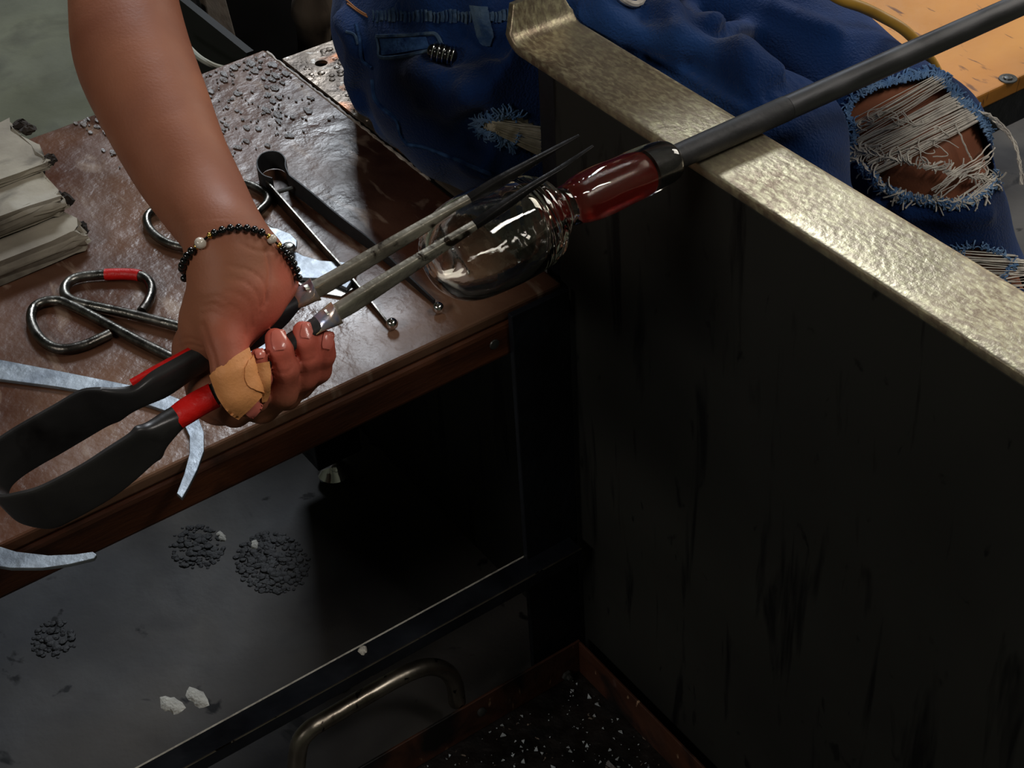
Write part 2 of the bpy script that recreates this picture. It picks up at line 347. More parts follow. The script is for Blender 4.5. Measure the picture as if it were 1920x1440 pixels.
mk('low_panel', box(.967, 1.46, -.678, -.6695, .0055, T-.052), 'panel_steel', gb, smooth=False, bevel=.001)
cb = mk('crossbar', box(.916, .9425, -.655, .5, .184, .2), 'black_steel', gb, smooth=False, bevel=.0015, label='black square crossbar with worn bright edges')
for x_ in (.9165, .9422): mk('worn_edge', tube([(x_, -.654, .1998), (x_, .5, .1998)], .0009, 6), ('dust' if x_ > .93 else 'handle_steel'), cb)
pl = [(.95, -.672), (1.46, -.672), (1.455, -1.12), (.95, -1.12)]
# seat plate with a round hole
hc = onz(602, 117, T)[:2]; n = 24; V_ = []; Fc = []
ring = [(hc[0]+.007*math.cos(2*math.pi*i/n), hc[1]+.007*math.sin(2*math.pi*i/n)) for i in range(n)]
rect = []
for i in range(n):
    a = 2*math.pi*i/n; dx, dy = math.cos(a), math.sin(a); X0, X1, Y0, Y1 = 1.0, 1.462, -1.12, -.670; ts = []
    if dx > 1e-6: ts.append((X1-hc[0])/dx)
    if dx < -1e-6: ts.append((X0-hc[0])/dx)
    if dy > 1e-6: ts.append((Y1-hc[1])/dy)
    if dy < -1e-6: ts.append((Y0-hc[1])/dy)
    t = min(ts); rect.append((hc[0]+dx*t, hc[1]+dy*t))
for k, (x, y) in enumerate([(1.462, -.670), (1.0, -.670), (1.0, -1.12), (1.462, -1.12)]):
    j = min(range(n), key=lambda i: (rect[i][0]-x)**2+(rect[i][1]-y)**2); rect[j] = (x, y)
for z in (T-.001, T-.005):
    V_ += [(x, y, z) for x, y in ring]+[(x, y, z) for x, y in rect]
for i in range(n):
    j = (i+1) % n
    Fc += [[i, j, n+j, n+i], [2*n+j, 2*n+i, 3*n+i, 3*n+j], [j, i, 2*n+i, 2*n+j], [n+i, n+j, 3*n+j, 3*n+i]]
mk('seat_plate', (V_, Fc), 'seat_metal', gb, smooth=False, label='worn pebbled metal seat plate with a round hole')
sb = mk('seat_board', box(.936, 1.5, -1.9, -1.125, T-.018, T), 'yellow_board', gb, smooth=False, bevel=.002, label='scratched yellow-orange plywood seat board')
sc = onz(1890, 148, T)
mk('screw', lathe([(0, .0095), (.001, .009), (.0012, .006), (.0004, .005), (.0022, .004), (.0028, .001)], (sc[0], sc[1], T), (0, 0, 1), 20), 'grey_metal', sb)
mk('front_rail', box(.94, .975, -1.9, -1.125, T-.06, T-.019), 'black_steel', gb, smooth=False, bevel=.002)
mk('far_post', box(.945, .975, -1.80, -1.77, .0055, T-.061), 'black_steel', gb, smooth=False, bevel=.002)
bb = []
q = random.Random(3)
for i in range(260):
    x = 1.26+.19*q.random(); y = -.674-.09*q.random()
    if (x-hc[0])**2+(y-hc[1])**2 < .00016: continue
    r = .0012+.0036*q.random()**2
    bb.append(lathe([(0, r), (r*.3, r*.8), (r*.45, r*.3)], (x, y, T-.0012), (0, 0, 1), 8))
mk('spatter', cat_vf(*bb), 'seat_metal', gb, kind='stuff', label='hardened metal droplets on the seat plate')

we = [np.array([x_, RY+.0032+q.uniform(-.0008, .0008), T-.0008+q.uniform(-.0006, .0004)]) for x_ in np.linspace(1.485, 1.16, 70)]
mk('worn_edge', tube(we, [.0012+.0012*q.random() for _ in we], 6), 'flake_pale', tt, label='pale worn edge of the tabletop')
# flakes of paint and glass on the far table corner
fl = []
for i in range(420):
    u, v_ = q.random(), q.random()**1.6
    x = BX-.006-.17*v_; y = RY+.01+.22*u
    r = .0008+.0034*q.random()**3; a = q.random()*6.28; n = 6
    pts = [(x+r*(1+.8*q.random())*math.cos(a+k*1.047)*1.3, y+r*(.6+.6*q.random())*math.sin(a+k*1.047), T+.0012+.0008*q.random()) for k in range(n)]
    fl.append(prism(pts, .001))
mk('glass_flakes', cat_vf(*fl), 'flake', label='pale flaked glass and paint crust on the far corner of the tool table', cat='debris', kind='stuff', smooth=False)

# ------------------------------------------------------------------ tray with handle
tr = thing('scrap_tray', (.7, -.4, .0055), 'shallow brown rusty scrap tray full of glass grit, steel handle at back', 'tray')
tx1, ty1 = .928, -.655; tx0, ty0 = .35, .1; tz = .056
mk('base', box(tx0, tx1, ty1, ty0, .0056, .0086), 'tray_grit', tr, smooth=False)
mk('back_wall', box(tx1-.003, tx1, ty1, ty0, .0088, tz), 'tray_paint', tr, smooth=False, bevel=.0008)
mk('side_wall', box(tx0, tx1-.0035, ty1, ty1+.003, .0088, tz), 'tray_paint', tr, smooth=False, bevel=.0008)
mk('side_wall', box(tx0, tx1-.0035, ty0-.003, ty0, .0088, tz), 'tray_paint', tr, smooth=False, bevel=.0008)
mk('front_wall', box(tx0, tx0+.003, ty1+.0035, ty0-.0035, .0088, tz), 'tray_paint', tr, smooth=False, bevel=.0008)
hp = [onx(862, 1322, .932), onx(856, 1285, .932), onx(838, 1262, .932), onx(805, 1256, .932), onx(760, 1272, .932), onx(690, 1311, .932), onx(610, 1358, .932), onx(585, 1374, .932), onx(566, 1400, .932), onx(560, 1450, .932), onx(562, 1500, .932)]
hp = [np.array([.9365, p[1], p[2]]) for p in hp]
mk('handle', tube(smooth_path(hp, 5), .0088, 16), 'handle_steel', tr, label='bent round steel handle with dark specks')
mk('bolt', lathe([(0, .006), (.003, .006), (.004, .003), (.008, .003)], onx(1062, 1265, tx1-.0035), (-1, 0, 0), 6), 'grey_metal', tr)
mk('bolt', lathe([(0, .005), (.003, .005), (.004, .003)], onx(902, 1333, tx1-.0035), (-1, 0, 0), 12), 'grey_metal', tr)
sh = []
for i in range(900):
    x = .55+.37*q.random(); y = ty1+.008+.45*q.random()**1.3; r = .0006+.0022*q.random()**3; z = .0088
    pts = [(x+r*(.4+q.random())*math.cos(k*2.09+i), y+r*(.4+q.random())*math.sin(k*2.09+i), z+r*(.5+q.random())) for k in range(3)]
    sh.append(prism(pts, r*.6))
mk('glass_shards', cat_vf(*sh), 'shard', tr, kind='stuff', smooth=False, label='glittering broken glass grit')
mk('glass_splinter', prism([onz(1140, 1425, .014), onz(1136, 1432, .014), onz(1168, 1452, .014)], .002), 'flake', tr, smooth=False)

# ------------------------------------------------------------------ dark bin with tool poles behind the table
bn = thing('tool_bin', (1.81, -1.2, .005), 'large black open bin in deep shade behind the table', 'bin')
bx0, bx1, by0, by1 = 1.66, 2.04, -1.75, -.72
mk('back_side', box(bx1-.01, bx1, by0, by1, .005, .42), 'bin_black', bn, smooth=False)
mk('front_side', box(bx0, bx0+.01, by0, by1, .005, .36), 'bin_black', bn, smooth=False)
mk('end_side', box(bx0+.011, bx1-.011, by1-.01, by1, .005, .40), 'bin_black', bn, smooth=False)
mk('end_side', box(bx0+.011, bx1-.011, by0, by0+.01, .005, .45), 'bin_black', bn, smooth=False)
mk('bottom', box(bx0+.011, bx1-.011, by0+.011, by1-.011, .005, .012), 'bin_black', bn, smooth=False)
def pole(p0, p1, r, m, label, prof=None):
    p0, p1 = np.array(p0), np.array(p1); L_ = np.linalg.norm(p1-p0)
    pr = [(t*L_, r*k) for t, k in (prof or [(0, .9), (.3, 1), (.75, 1), (.78, 1.25), (.82, 1.3), (.86, 1.0), (1, .95)])]
    return mk('tool_pole', lathe(pr, p0, p1-p0, 14), m, label=label, cat='pole')
pole(onx(588, 150, 1.9), onx(590, -60, 1.86), .024, 'old_wood', 'turned wooden handle standing upright in the black bin', [(0, .9), (.35, .95), (.52, 1.05), (.6, 1.35), (.7, 1.3), (.8, .95), (1, .9)])
def flat(px, th, m, label):
    P_ = [onx(x, y, X) for x, y, X in px]
    n_ = norm(np.cross(P_[1]-P_[0], P_[2]-P_[0])); V2 = [p+n_*th for p in P_]+[p-n_*th for p in P_]; k = len(P_)
    return mk('paddle', (V2, [list(range(k)), list(range(k, 2*k))[::-1]]+[[i, (i+1) % k, k+(i+1) % k, k+i] for i in range(k)]), m, label=label, cat='paddle', smooth=False, bevel=.002)
flat([(372, -30, 1.86), (412, -30, 1.86), (452, 118, 1.80), (405, 128, 1.80)], .006, 'old_wood', 'grey weathered paddle leaning in the bin, just right of the arm')
flat([(330, -30, 1.92), (362, -30, 1.92), (408, 100, 1.88), (380, 122, 1.88)], .005, 'bin_black', 'dark flat board leaning behind the grey paddle')
mk('cord', tube(smooth_path([onz(330, 60, .38), onz(365, 100, .42), onz(390, 118, .43), onz(415, 127, .40), onz(440, 132, .30)]), .0035, 8), 'cord_pale', label='thin pale cord looping at the back edge of the table', cat='cord')

# ------------------------------------------------------------------ folded pad
pd = thing('folded_pad', tuple(onz(60, 350, T)), 'thick folded grey-beige paper pad with charred end, at left table edge', 'pad')
def layer(xc, zc, path_xz, th, yend, seed, jag=.006):
    """sheet swept along y from yend to +.35; path in (x,z)"""
    q = random.Random(seed); P = smooth_path([np.array([a, 0, b]) for a, b in path_xz], 5); P = np.array(P)
    t = np.gradient(P, axis=0); nn = np.stack([-t[:, 2], 0*t[:, 0], t[:, 0]], 1); nn /= np.linalg.norm(nn, axis=1)[:, None]+1e-9
    prof = np.vstack([P+nn*th/2, (P-nn*th/2)[::-1]]); m = len(prof); ys = [0, .004, .012, .03, .08, .2, .4]; V = []
    for j, yy in enumerate(ys):
        for i, p in enumerate(prof):
            wob = q.uniform(-jag, jag) if j < 2 else 0; rx = q.uniform(-.0012, .0012) if j < 5 else 0
            V.append((p[0]+rx+(.002 if j == 0 else 0), yend+yy+wob*(1 if j == 0 else .7), p[2]+rx))
    Fc = [[j*m+i, j*m+(i+1) % m, (j+1)*m+(i+1) % m, (j+1)*m+i] for j in range(len(ys)-1) for i in range(m)]
    h = m//2
    Fc += [[i, i+1, m-2-i, m-1-i][::-1] for i in range(h-1)]+[[(len(ys)-1)*m+k for k in (i, i+1, m-2-i, m-1-i)] for i in range(h-1)]
    return V, Fc
def padfold(x0, x1, z0, z1, th, yend, seed, lab=None):
    zc = (z0+z1)/2; r = (z1-z0)/2-th/2
    path = [(x1, z0+th/2), (x0+r+.004, z0+th/2), (x0+.3*r, z0+th/2+.3*r), (x0, zc), (x0+.3*r, z1-th/2-.3*r), (x0+r+.004, z1-th/2), (x1, z1-th/2)]
    return mk('folded_sheet', layer(0, 0, path, th, yend, seed), 'pad', pd, smooth=True)
padfold(1.262, 1.42, T+.001, T+.026, .008, -.355, 1)
padfold(1.290, 1.42, T+.028, T+.050, .008, -.352, 2)
padfold(1.335, 1.43, T+.0505, T+.058, .004, -.362, 3)
for i, (x, z, y, r) in enumerate([(1.28, T+.012, -.358, .009), (1.30, T+.035, -.354, .010), (1.40, T+.058, -.368, .007), (1.415, T+.057, -.366, .007), (1.34, T+.055, -.364, .007), (1.37, T+.03, -.357, .009)]):
    q2 = random.Random(i); V_, F_ = ball((x, y, z), r, 7, .6); V_ = [np.array(p)+np.array([q2.uniform(-.2, .2), q2.uniform(-.2, .2), q2.uniform(-.2, .2)])*r for p in V_]
    mk('charred_edge', (V_, F_), 'pad_char', pd, smooth=False, label='black charred ragged end')
#==TOOLS==
# ------------------------------------------------------------------ tools lying on the table
def rodpx(px, z, r, n=6, nn=12): return tube(smooth_path([onz(x, y, z) for x, y in px], n), r, nn)
RR = .0046; zt = T+RR+.0006
c0 = onz(330, 640, T)
t1 = thing('large_shears', tuple(c0), 'steel rod-handled shears with red tape on one loop, partly under the hand', 'shears')
mk('handle_loop', rodpx([(266, 584), (278, 566), (284, 545), (279, 528), (262, 517), (230, 514), (180, 516), (145, 521), (126, 532), (121, 549), (132, 562), (160, 571), (240, 588), (330, 611), (395, 630)], zt+.001, RR), 'rod_steel', t1)
mk('handle_loop', rodpx([(206, 626), (190, 634), (160, 647), (125, 655), (96, 650), (72, 630), (59, 603), (62, 580), (78, 568), (102, 564), (128, 570), (190, 602), (260, 640), (325, 672), (395, 705)], zt, RR), 'rod_steel', t1)
mk('tape', rodpx([(197, 515), (215, 514.2), (232, 514), (250, 514.8), (262, 517)], zt+.001, RR+.0007), 'red_tape', t1, label='red tape wrap on the loop')
for s_, (a, b) in enumerate((((385, 700), (470, 660)), ((385, 628), (470, 668)))):
    pa, pb = onz(*a, T+.003+.0045*s_), onz(*b, T+.003+.0045*s_); d = norm(pb-pa); sd = norm(np.cross(d, (0, 0, 1)))
    mk('blade', prism([pa-sd*.009, pa+sd*.009, pb+sd*.006, pb+d*.06-sd*(.004 if s_ else -.004), pb-sd*.006], .0028), 'bright_steel', t1, smooth=False, bevel=.0004)
mk('rivet', lathe([(0, .006), (.002, .0055), (.003, .002)], onz(420, 664, T+.0082), (0, 0, 1), 14), 'rod_steel', t1)

t2 = thing('trimming_shears', tuple(onz(545, 460, T)), 'steel trimming shears with two rod loops and broad bright blades, behind the wrist', 'shears')
R2 = .0042
mk('handle_loop', rodpx([(520, 452), (460, 472), (400, 474), (350, 466), (312, 455), (284, 434), (275, 412), (284, 397), (304, 392), (350, 400), (380, 405)], T+.0055, R2), 'rod_steel', t2)
mk('handle_loop', rodpx([(540, 450), (505, 432), (478, 412), (484, 398), (499, 383), (502, 369), (489, 357), (462, 345), (440, 347), (425, 356), (418, 372), (425, 388)], T+.0055, R2), 'rod_steel', t2)
mk('shank', prism([onz(x, y, T+.010) for x, y in [(498, 424), (520, 428), (545, 438), (557, 450), (556, 462), (542, 468), (520, 462), (502, 444)]], .0035), 'bright_steel', t2, smooth=False, bevel=.0008)
mk('blade', prism([onz(x, y, T+.0062) for x, y in [(540, 466), (552, 470), (568, 479), (600, 488), (640, 491), (668, 494), (664, 520), (650, 540), (610, 522), (565, 521), (548, 512), (536, 490)]], .0035), 'bright_steel', t2, smooth=False, bevel=.0006, label='broad polished blade')
mk('blade', prism([onz(x, y, T+.0024) for x, y in [(530, 474), (545, 520), (575, 545), (640, 556), (664, 540), (640, 524), (580, 506)]], .0018), 'steel', t2, smooth=False, bevel=.0004)
mk('rivet', lathe([(0, .0065), (.003, .0065), (.004, .005), (.0052, .0048), (.006, .002)], onz(541, 468, T+.0102), (0, 0, 1), 14), 'rod_steel', t2)

t3 = thing('tweezers', tuple(onz(515, 340, T)), 'long black spring tweezers with looped end and ball tips', 'tweezers')
def strip(pts, hs, th, m, par, z0=T+.0008, name='arm', **k):
    P = []; H = []
    pts2 = smooth_path([np.array([*onz(x, y, T)[:2], h]) for (x, y), h in zip(pts, hs)], 6)
    P = [np.array([p[0], p[1], z0+p[2]/2]) for p in pts2]; H = [p[2] for p in pts2]
    return mk(name, bar(P, H, [th]*len(P), [.3]*len(P), (0, 0, 1.), n=12), m, par, **k)
strip([(516, 368), (500, 362), (490, 350), (488, 335), (497, 322), (514, 317), (530, 320), (540, 331), (541, 346), (548, 362)], [.020]*10, .0016, 'pipe_black', t3, name='spring_loop')
strip([(503, 363), (520, 382), (560, 425), (605, 474), (650, 522), (700, 579), (728, 612)], [.016, .015, .013, .011, .009, .006, .004], .0020, 'rod_steel', t3)
strip([(548, 362), (585, 390), (640, 432), (700, 474), (760, 524), (815, 572)], [.020, .019, .016, .013, .008, .005], .0022, 'pipe_black', t3)
mk('ball_tip', ball(onz(735, 607, T+.006), .0052), 'chrome', t3)
mk('ball_tip', ball(onz(822, 577, T+.006), .0052), 'chrome', t3)
mk('pin', tube([onz(516, 362, T+.012), onz(548, 352, T+.012)], .002, 8), 'grey_metal', t3)

t4 = thing('caliper', tuple(onz(60, 800, T)), 'bright steel outside caliper, curved leg tips overhanging the table front', 'caliper')
zc = T+.004
mk('leg', prism([onz(x, y, zc) for x, y in [(-260, 622), (0, 674), (120, 697), (235, 720), (300, 733), (345, 752), (370, 778), (382, 810), (382, 845), (370, 880), (352, 915), (341, 934), (331, 925), (345, 888), (355, 850), (355, 818), (342, 790), (315, 772), (280, 760), (200, 740), (100, 724), (0, 711), (-260, 668)]], .003), 'bright_steel', t4, smooth=False, bevel=.0005)
zd = T+.0002+.003
mk('leg', prism([onz(x, y, zc+.0033) for x, y in [(-250, 640), (-215, 800), (-120, 940), (-40, 1012), (30, 1034), (90, 1041), (140, 1039), (174, 1034), (181, 1040), (176, 1047), (130, 1058), (80, 1065), (20, 1065), (-60, 1052), (-160, 985), (-250, 860), (-300, 640)]], .003), 'bright_steel', t4, smooth=False, bevel=.0005)
mk('rivet', lathe([(0, .009), (.0025, .009), (.0035, .004)], onz(-270, 645, zc+.0034), (0, 0, 1), 16), 'steel', t4)

# ------------------------------------------------------------------ blowpipe
PX, PZ, PR = .777, .7175, .0094
pa = np.array([PX, -.655, PZ]); bp = thing('blowpipe', (PX, -1.2, PZ), 'long grey steel blowpipe resting across the bench rail', 'pipe')
mk('shaft', lathe([(0, PR), (1.35, PR), (1.352, PR*.7)], pa+np.array([0, -.10, 0]), (0, -1, 0), 24), 'pipe_steel', bp)
mk('hot_end', lathe([(-.03, PR*.97), (.0995, PR*1.03)], pa, (0, -1, 0), 24), 'pipe_black', bp, label='blackened end of the pipe')

# ------------------------------------------------------------------ glass on the pipe
def gy(px, py): return onx(px, py, PX)      # a point on the vertical plane of the pipe axis
AX = np.array([0, 1., 0])
gl0 = np.array([PX, -.655, PZ])
def ty(px): # y coordinate on axis for picture column px
    d = [proj(np.array([PX, yy, PZ]))[0]-px for yy in (-.7, -.3)]; return -.7+.4*d[0]/(d[0]-d[1])
def prof_px(L): # (px column, radius px)
    out = []
    for px, r in L:
        y = ty(px); dd = proj(np.array([PX, y, PZ]))[2]; out.append((y+.655, r*dd/F))
    return out
outer = prof_px([(1254, 22), (1250, 30), (1240, 38), (1220, 43), (1180, 46), (1140, 48), (1100, 50), (1070, 49), (1048, 44), (1030, 40), (1015, 45), (1005, 60), (990, 78), (970, 90), (940, 97), (900, 100), (860, 99), (830, 93), (805, 82), (788, 64), (778, 40), (774, 12)])
inner = prof_px([(1008, 5), (998, 20), (982, 50), (960, 74), (935, 84), (900, 88), (862, 87), (835, 80), (812, 68), (798, 50), (788, 28), (785, 6)])
gg = thing('glass_vessel', tuple(gl0), 'clear hot glass bubble with dark red core on the end of the blowpipe', 'glass')
def fine(P, k=4):
    Q = smooth_path([np.array([t, r, 0.]) for t, r in P], k); return [(p[0], max(p[1], .0004)) for p in Q]
def wobble(VF, amp, seed, center, ripple=0):
    V, F_ = VF; V = np.array(V)
    if ripple:
        t = V[:, 1]-center[1]; q_ = np.exp(-((t-ripple)/.016)**2); d = V-center; a = np.arctan2(d[:, 2], d[:, 0]); V[:, 0] += .0007*q_*np.sin(a*2+t*620)*np.cos(a); V[:, 2] += .0007*q_*np.sin(a*2+t*620)*np.sin(a)
    rg = np.random.RandomState(seed); d = V-center; rad = d.copy(); rad[:, 1] = 0
    rn = rad/(np.linalg.norm(rad, axis=1)[:, None]+1e-9); a = np.arctan2(rad[:, 2], rad[:, 0]); t = d[:, 1]
    k = amp*(np.sin(2*a+30*t)+.6*np.sin(3*a-50*t+1)+.35*np.sin(5*a+90*t+2)+.25*np.sin(2*a+160*t))
    sc_ = np.clip(np.linalg.norm(rad, axis=1)/.02, 0, 1); return V+rn*(k*sc_)[:, None], F_
mk('bubble', cat_vf(wobble(lathe(fine(outer, 8), gl0, AX, 72), .0007, 1, gl0, ty(1008)+.655)), 'warm_glass', gg, smooth='full')
vi, fi = wobble(lathe(fine(inner), gl0, AX, 48), .0006, 2, gl0)
ob = mk('air_bubble', (vi, fi), 'clear_glass', gg, smooth='full', label='hollow inside of the glass bubble')
for p_ in ob.data.polygons: p_.flip()
core = prof_px([(1196, 8), (1192, 22), (1170, 28), (1120, 30), (1080, 30), (1056, 27), (1046, 20), (1042, 8)])
mk('red_core', wobble(lathe(fine(core), gl0, AX, 40), .0004, 5, gl0), 'red_glass', gg, smooth='full', label='dark red glowing core')

# ------------------------------------------------------------------ jacks
bow = W(10, 915, 1.045); tip = W(1100, 268, 1.092); ja = norm(tip-bow)
Zt = norm(np.array([0, 0, 1.])-MC[2]*.25); jw = norm(Zt-ja*np.dot(Zt, ja))
def onj(x, y, off=0):
    d = ray(x, y); return CP+d*(np.dot(bow+jw*off-CP, jw)/np.dot(d, jw))
def dJ(x, y): return float(proj(onj(x, y))[2])
jk = thing('jacks', tuple(bow), 'large U-shaped steel glass jacks held in the hand above the table', 'jacks')
fs = abs(MC[1] @ jw)                    # how much of the height shows
def jbar(L, name, m, label=None, sm=5):
    P = [onj(x, y) for x, y, *_ in L]; H = []
    for i, (x, y, h, t_, e) in enumerate(L):
        a, b = L[max(i-1, 0)], L[min(i+1, len(L)-1)]; tv = np.array([b[0]-a[0], b[1]-a[1]], float); tv /= np.linalg.norm(tv)+1e-9
        if abs(tv[0]) < .6 or x < 50: tv = np.array([.87, -.5])
        t3 = norm(P[min(i+1, len(L)-1)]-P[max(i-1, 0)]); s3 = norm(np.cross(t3, jw)); k_ = F/dJ(x, y)
        if abs(L[0][0]-L[-1][0]) < 400 and i and 0: pass
        ext = lambda v: abs((MC[0] @ v)*tv[1]-(MC[1] @ v)*tv[0])/abs(tv[0])*k_
        eh, es = ext(jw), ext(s3)*t_
        H.append(max((h-es)/eh if e < .5 else math.sqrt(max(h*h-es*es, 0))/eh, .0005) if e < 1.5 else 0)
    Q = smooth_path([np.array([*p, h, t, e]) for p, h, (_, _, _, t, e) in zip(P, H, L)], sm)
    return mk(name, bar([q_[:3] for q_ in Q], [max(q_[3], .0006) for q_ in Q], [max(q_[4], .0006) for q_ in Q], [max(q_[5], .2) for q_ in Q], jw, n=20), m, jk, label=label)
jbar([(420, 645, 42, .009, .8), (387, 667, 48, .010, .7), (350, 688, 50, .010, .6), (300, 719, 54, .010, .5), (262, 741, 56, .008, .4), (231, 751, 60, .006, .35), (203, 758, 76, .004, .3), (175, 766, 88, .0035, .3), (130, 792, 92, .0035, .3), (85, 818, 93, .0035, .3), (47, 840, 92, .0035, .3), (14, 862, 90, .0035, .3),
      (-8, 884, 86, .0035, .3), (-14, 908, 82, .0035, .3), (-4, 936, 80, .0035, .3), (22, 955, 80, .0035, .3), (66, 957, 87, .0035, .3), (109, 942, 93, .0035, .3), (179, 904, 95, .0035, .3), (225, 872, 96, .0040, .3), (264, 842, 92, .005, .35), (279, 829, 84, .008, .5), (293, 816, 70, .012, .7), (321, 791, 60, .015, .85), (349, 771, 54, .0165, .95)], 'spring_bow', 'jack_steel', 'broad dark flat spring bow')
jbar([(330, 784, 57, .0170, .95), (349, 771, 59, .0176, .95), (375, 755, 57, .0176, .95), (402, 741, 55, .0172, .95)], 'handle_tape', 'red_tape', 'red tape on the near handle', 4)
jbar([(258, 733, 50, .006, .6), (300, 709, 50, .007, .6), (350, 679, 44, .007, .6), (380, 662, 42, .007, .6)], 'handle_tape', 'red_tape', 'red tape on the far handle', 4)
jbar([(262, 740, 62, .0145, .5), (300, 716, 61, .0150, .5)][:0] or [(349, 771, 52, .0160, .95), (400, 741, 50, .0155, .95), (470, 694, 46, .014, .95), (540, 645, 42, .013, .95), (590, 612, 40, .013, .95), (612, 598, 40, .0135, .95)], 'handle', 'jack_steel')
jbar([(420, 650, 46, .009, .8), (470, 628, 54, .010, .6), (520, 594, 48, .011, .6), (552, 566, 42, .012, .8), (574, 548, 42, .0125, .95)], 'handle', 'pipe_black')
for k_, L in enumerate(([(546, 568, 34, .0125, .95), (562, 559, 44, .0145, .95), (582, 547, 48, .0155, .9), (592, 542, 46, .011, .7)], [(584, 616, 36, .0135, .95), (602, 604, 44, .0145, .95), (622, 592, 50, .0155, .9), (632, 586, 47, .011, .7)])):
    jbar(L, 'weld', 'weld_gold', 'gold and blue heat-tinted weld', 4)
UB = [(578, 551, 34, .006, .5), (590, 544, 44, .007, .4), (640, 516, 43, .007, .4), (700, 480, 41, .007, .4), (800, 421, 34, .006, .4), (880, 373, 27, .006, .45)]
UT = [(880, 373, 27, .006, .45), (930, 344, 23, .006, .5), (1000, 303, 17, .005, .6), (1050, 273, 11, .004, .8), (1086, 253, 5, .002, .9)]
LB = [(616, 596, 34, .007, .5), (628, 588, 44, .008, .4), (660, 569, 46, .007, .4), (700, 543, 45, .007, .4), (794, 483, 37, .006, .4), (890, 422, 27, .006, .45)]
LT = [(890, 422, 27, .006, .45), (940, 389, 22, .006, .5), (1000, 348, 17, .005, .6), (1060, 308, 11, .004, .8), (1112, 273, 4, .002, .9)]
jbar(UB, 'blade', 'blade_steel'); jbar(LB, 'blade', 'blade_steel')
jbar(UT, 'blade_tip', 'blade_tip_black', 'blackened blade tip'); jbar(LT, 'blade_tip', 'blade_tip_black', 'blackened blade tip')
#==PERSON==
# ------------------------------------------------------------------ person
def K(x, y, d): return np.array([(x-960)/F*d, (y-720)/F*d, d])          # picture column, row, depth -> camera metres
def rp(r, d=1.07): return r*d/F
J = dJ(430, 690)
def H_(x, y, o, r):        # hand node: o = metres behind (+) the jacks' plane, r = picture radius
    d = J+o; return (K(x, y, d), rp(r, d))
def Aw(x, y, d, r): return (K(x, y, d), rp(r, d))
dw = J-.004
ARM = [Aw(222, -90, 1.225, 93), Aw(231, 0, 1.19, 95), Aw(248, 100, 1.165, 103), Aw(289, 200, 1.14, 98), Aw(335, 300, 1.115, 88), Aw(383, 380, 1.095, 78), Aw(420, 440, dw+.012, 70), Aw(434, 480, dw+.006, 72)]
PALM = [H_(440, 500, .004, 74), H_(444, 545, .004, 86), H_(410, 605, .014, 66), H_(392, 655, .046, 62)]
PALM2 = [H_(392, 660, .048, 60), H_(415, 735, .044, 54), H_(480, 738, .042, 44)]
THEN = [H_(492, 488, .006, 44), H_(507, 528, .020, 46), H_(498, 550, .026, 38)]
WEB = [H_(456, 515, .001, 46), H_(455, 572, -.003, 44), H_(436, 612, -.008, 42)]
THUMB = [H_(416, 596, -.006, 46), H_(424, 645, -.016, 36), H_(434, 695, -.020, 35), H_(450, 735, -.018, 31), H_(466, 762, -.014, 22)]
INDEX = [H_(400, 735, .030, 42), H_(440, 768, .022, 32), H_(478, 750, .002, 24), H_(490, 710, -.010, 19), H_(484, 668, -.014, 16)]
MIDDLE = [H_(440, 740, .036, 42), H_(490, 760, .028, 33), H_(530, 738, .012, 27), H_(536, 692, .000, 24), H_(524, 655, -.006, 23), H_(516, 634, -.006, 20)]
RING = [H_(470, 730, .040, 38), H_(535, 738, .032, 30), H_(570, 706, .018, 25), H_(580, 670, .008, 22.5), H_(572, 640, .002, 21.5), H_(567, 620, .001, 19)]
LITTLE = [H_(490, 715, .044, 34), H_(560, 722, .038, 26), H_(598, 695, .026, 22), H_(608, 665, .016, 20), H_(607, 645, .010, 18.5), H_(606, 634, .009, 17)]
EL_ = cam2w(ARM[0][0])
SH = np.array([1.23, -.62, 1.03])
UPPER = [ARM[0], (w2cam((EL_+SH)/2), .043), (w2cam(SH), .055)]
ARMS = [(q_[:3], q_[3]) for q_ in smooth_path([np.array([*a, r]) for a, r in ARM], 3)]
def arm_sdf(p):
    d = chain(p, ARMS, .008); d = smin(d, chain(p, PALM, .012), .012); d = smin(d, chain(p, PALM2, .012), .012)
    dp = d; d = smin(d, chain(p, THEN, .01), .010); d = smin(d, chain(p, WEB, .01), .008)
    # narrow flat of the wrist/forearm in depth is small; keep round
    dp = smin(dp, chain(p, UPPER, .02), .02); d = smin(d, chain(p, UPPER, .02), .02)
    th = smin(d, chain(p, THUMB, .006), .007)
    res = th; dq = chain(p, PALM2, .012)
    for ch in (INDEX, MIDDLE, RING, LITTLE):
        f_ = chain(p, ch, .004); body = smin(dq, f_, .006); res = smin(res, body, .0011)
    # dip between thumb root and back of hand, wrinkles over the thumb joint
    return res
lo = np.array([K(100, -90, 1.2)[0], K(200, -100, 1.2)[1], .97]); hi = np.array([K(650, 500, 1.0)[0]+.01, K(400, 840, 1.1)[1], 1.30])
hv, hf = nets(arm_sdf, lo, hi, .0017)
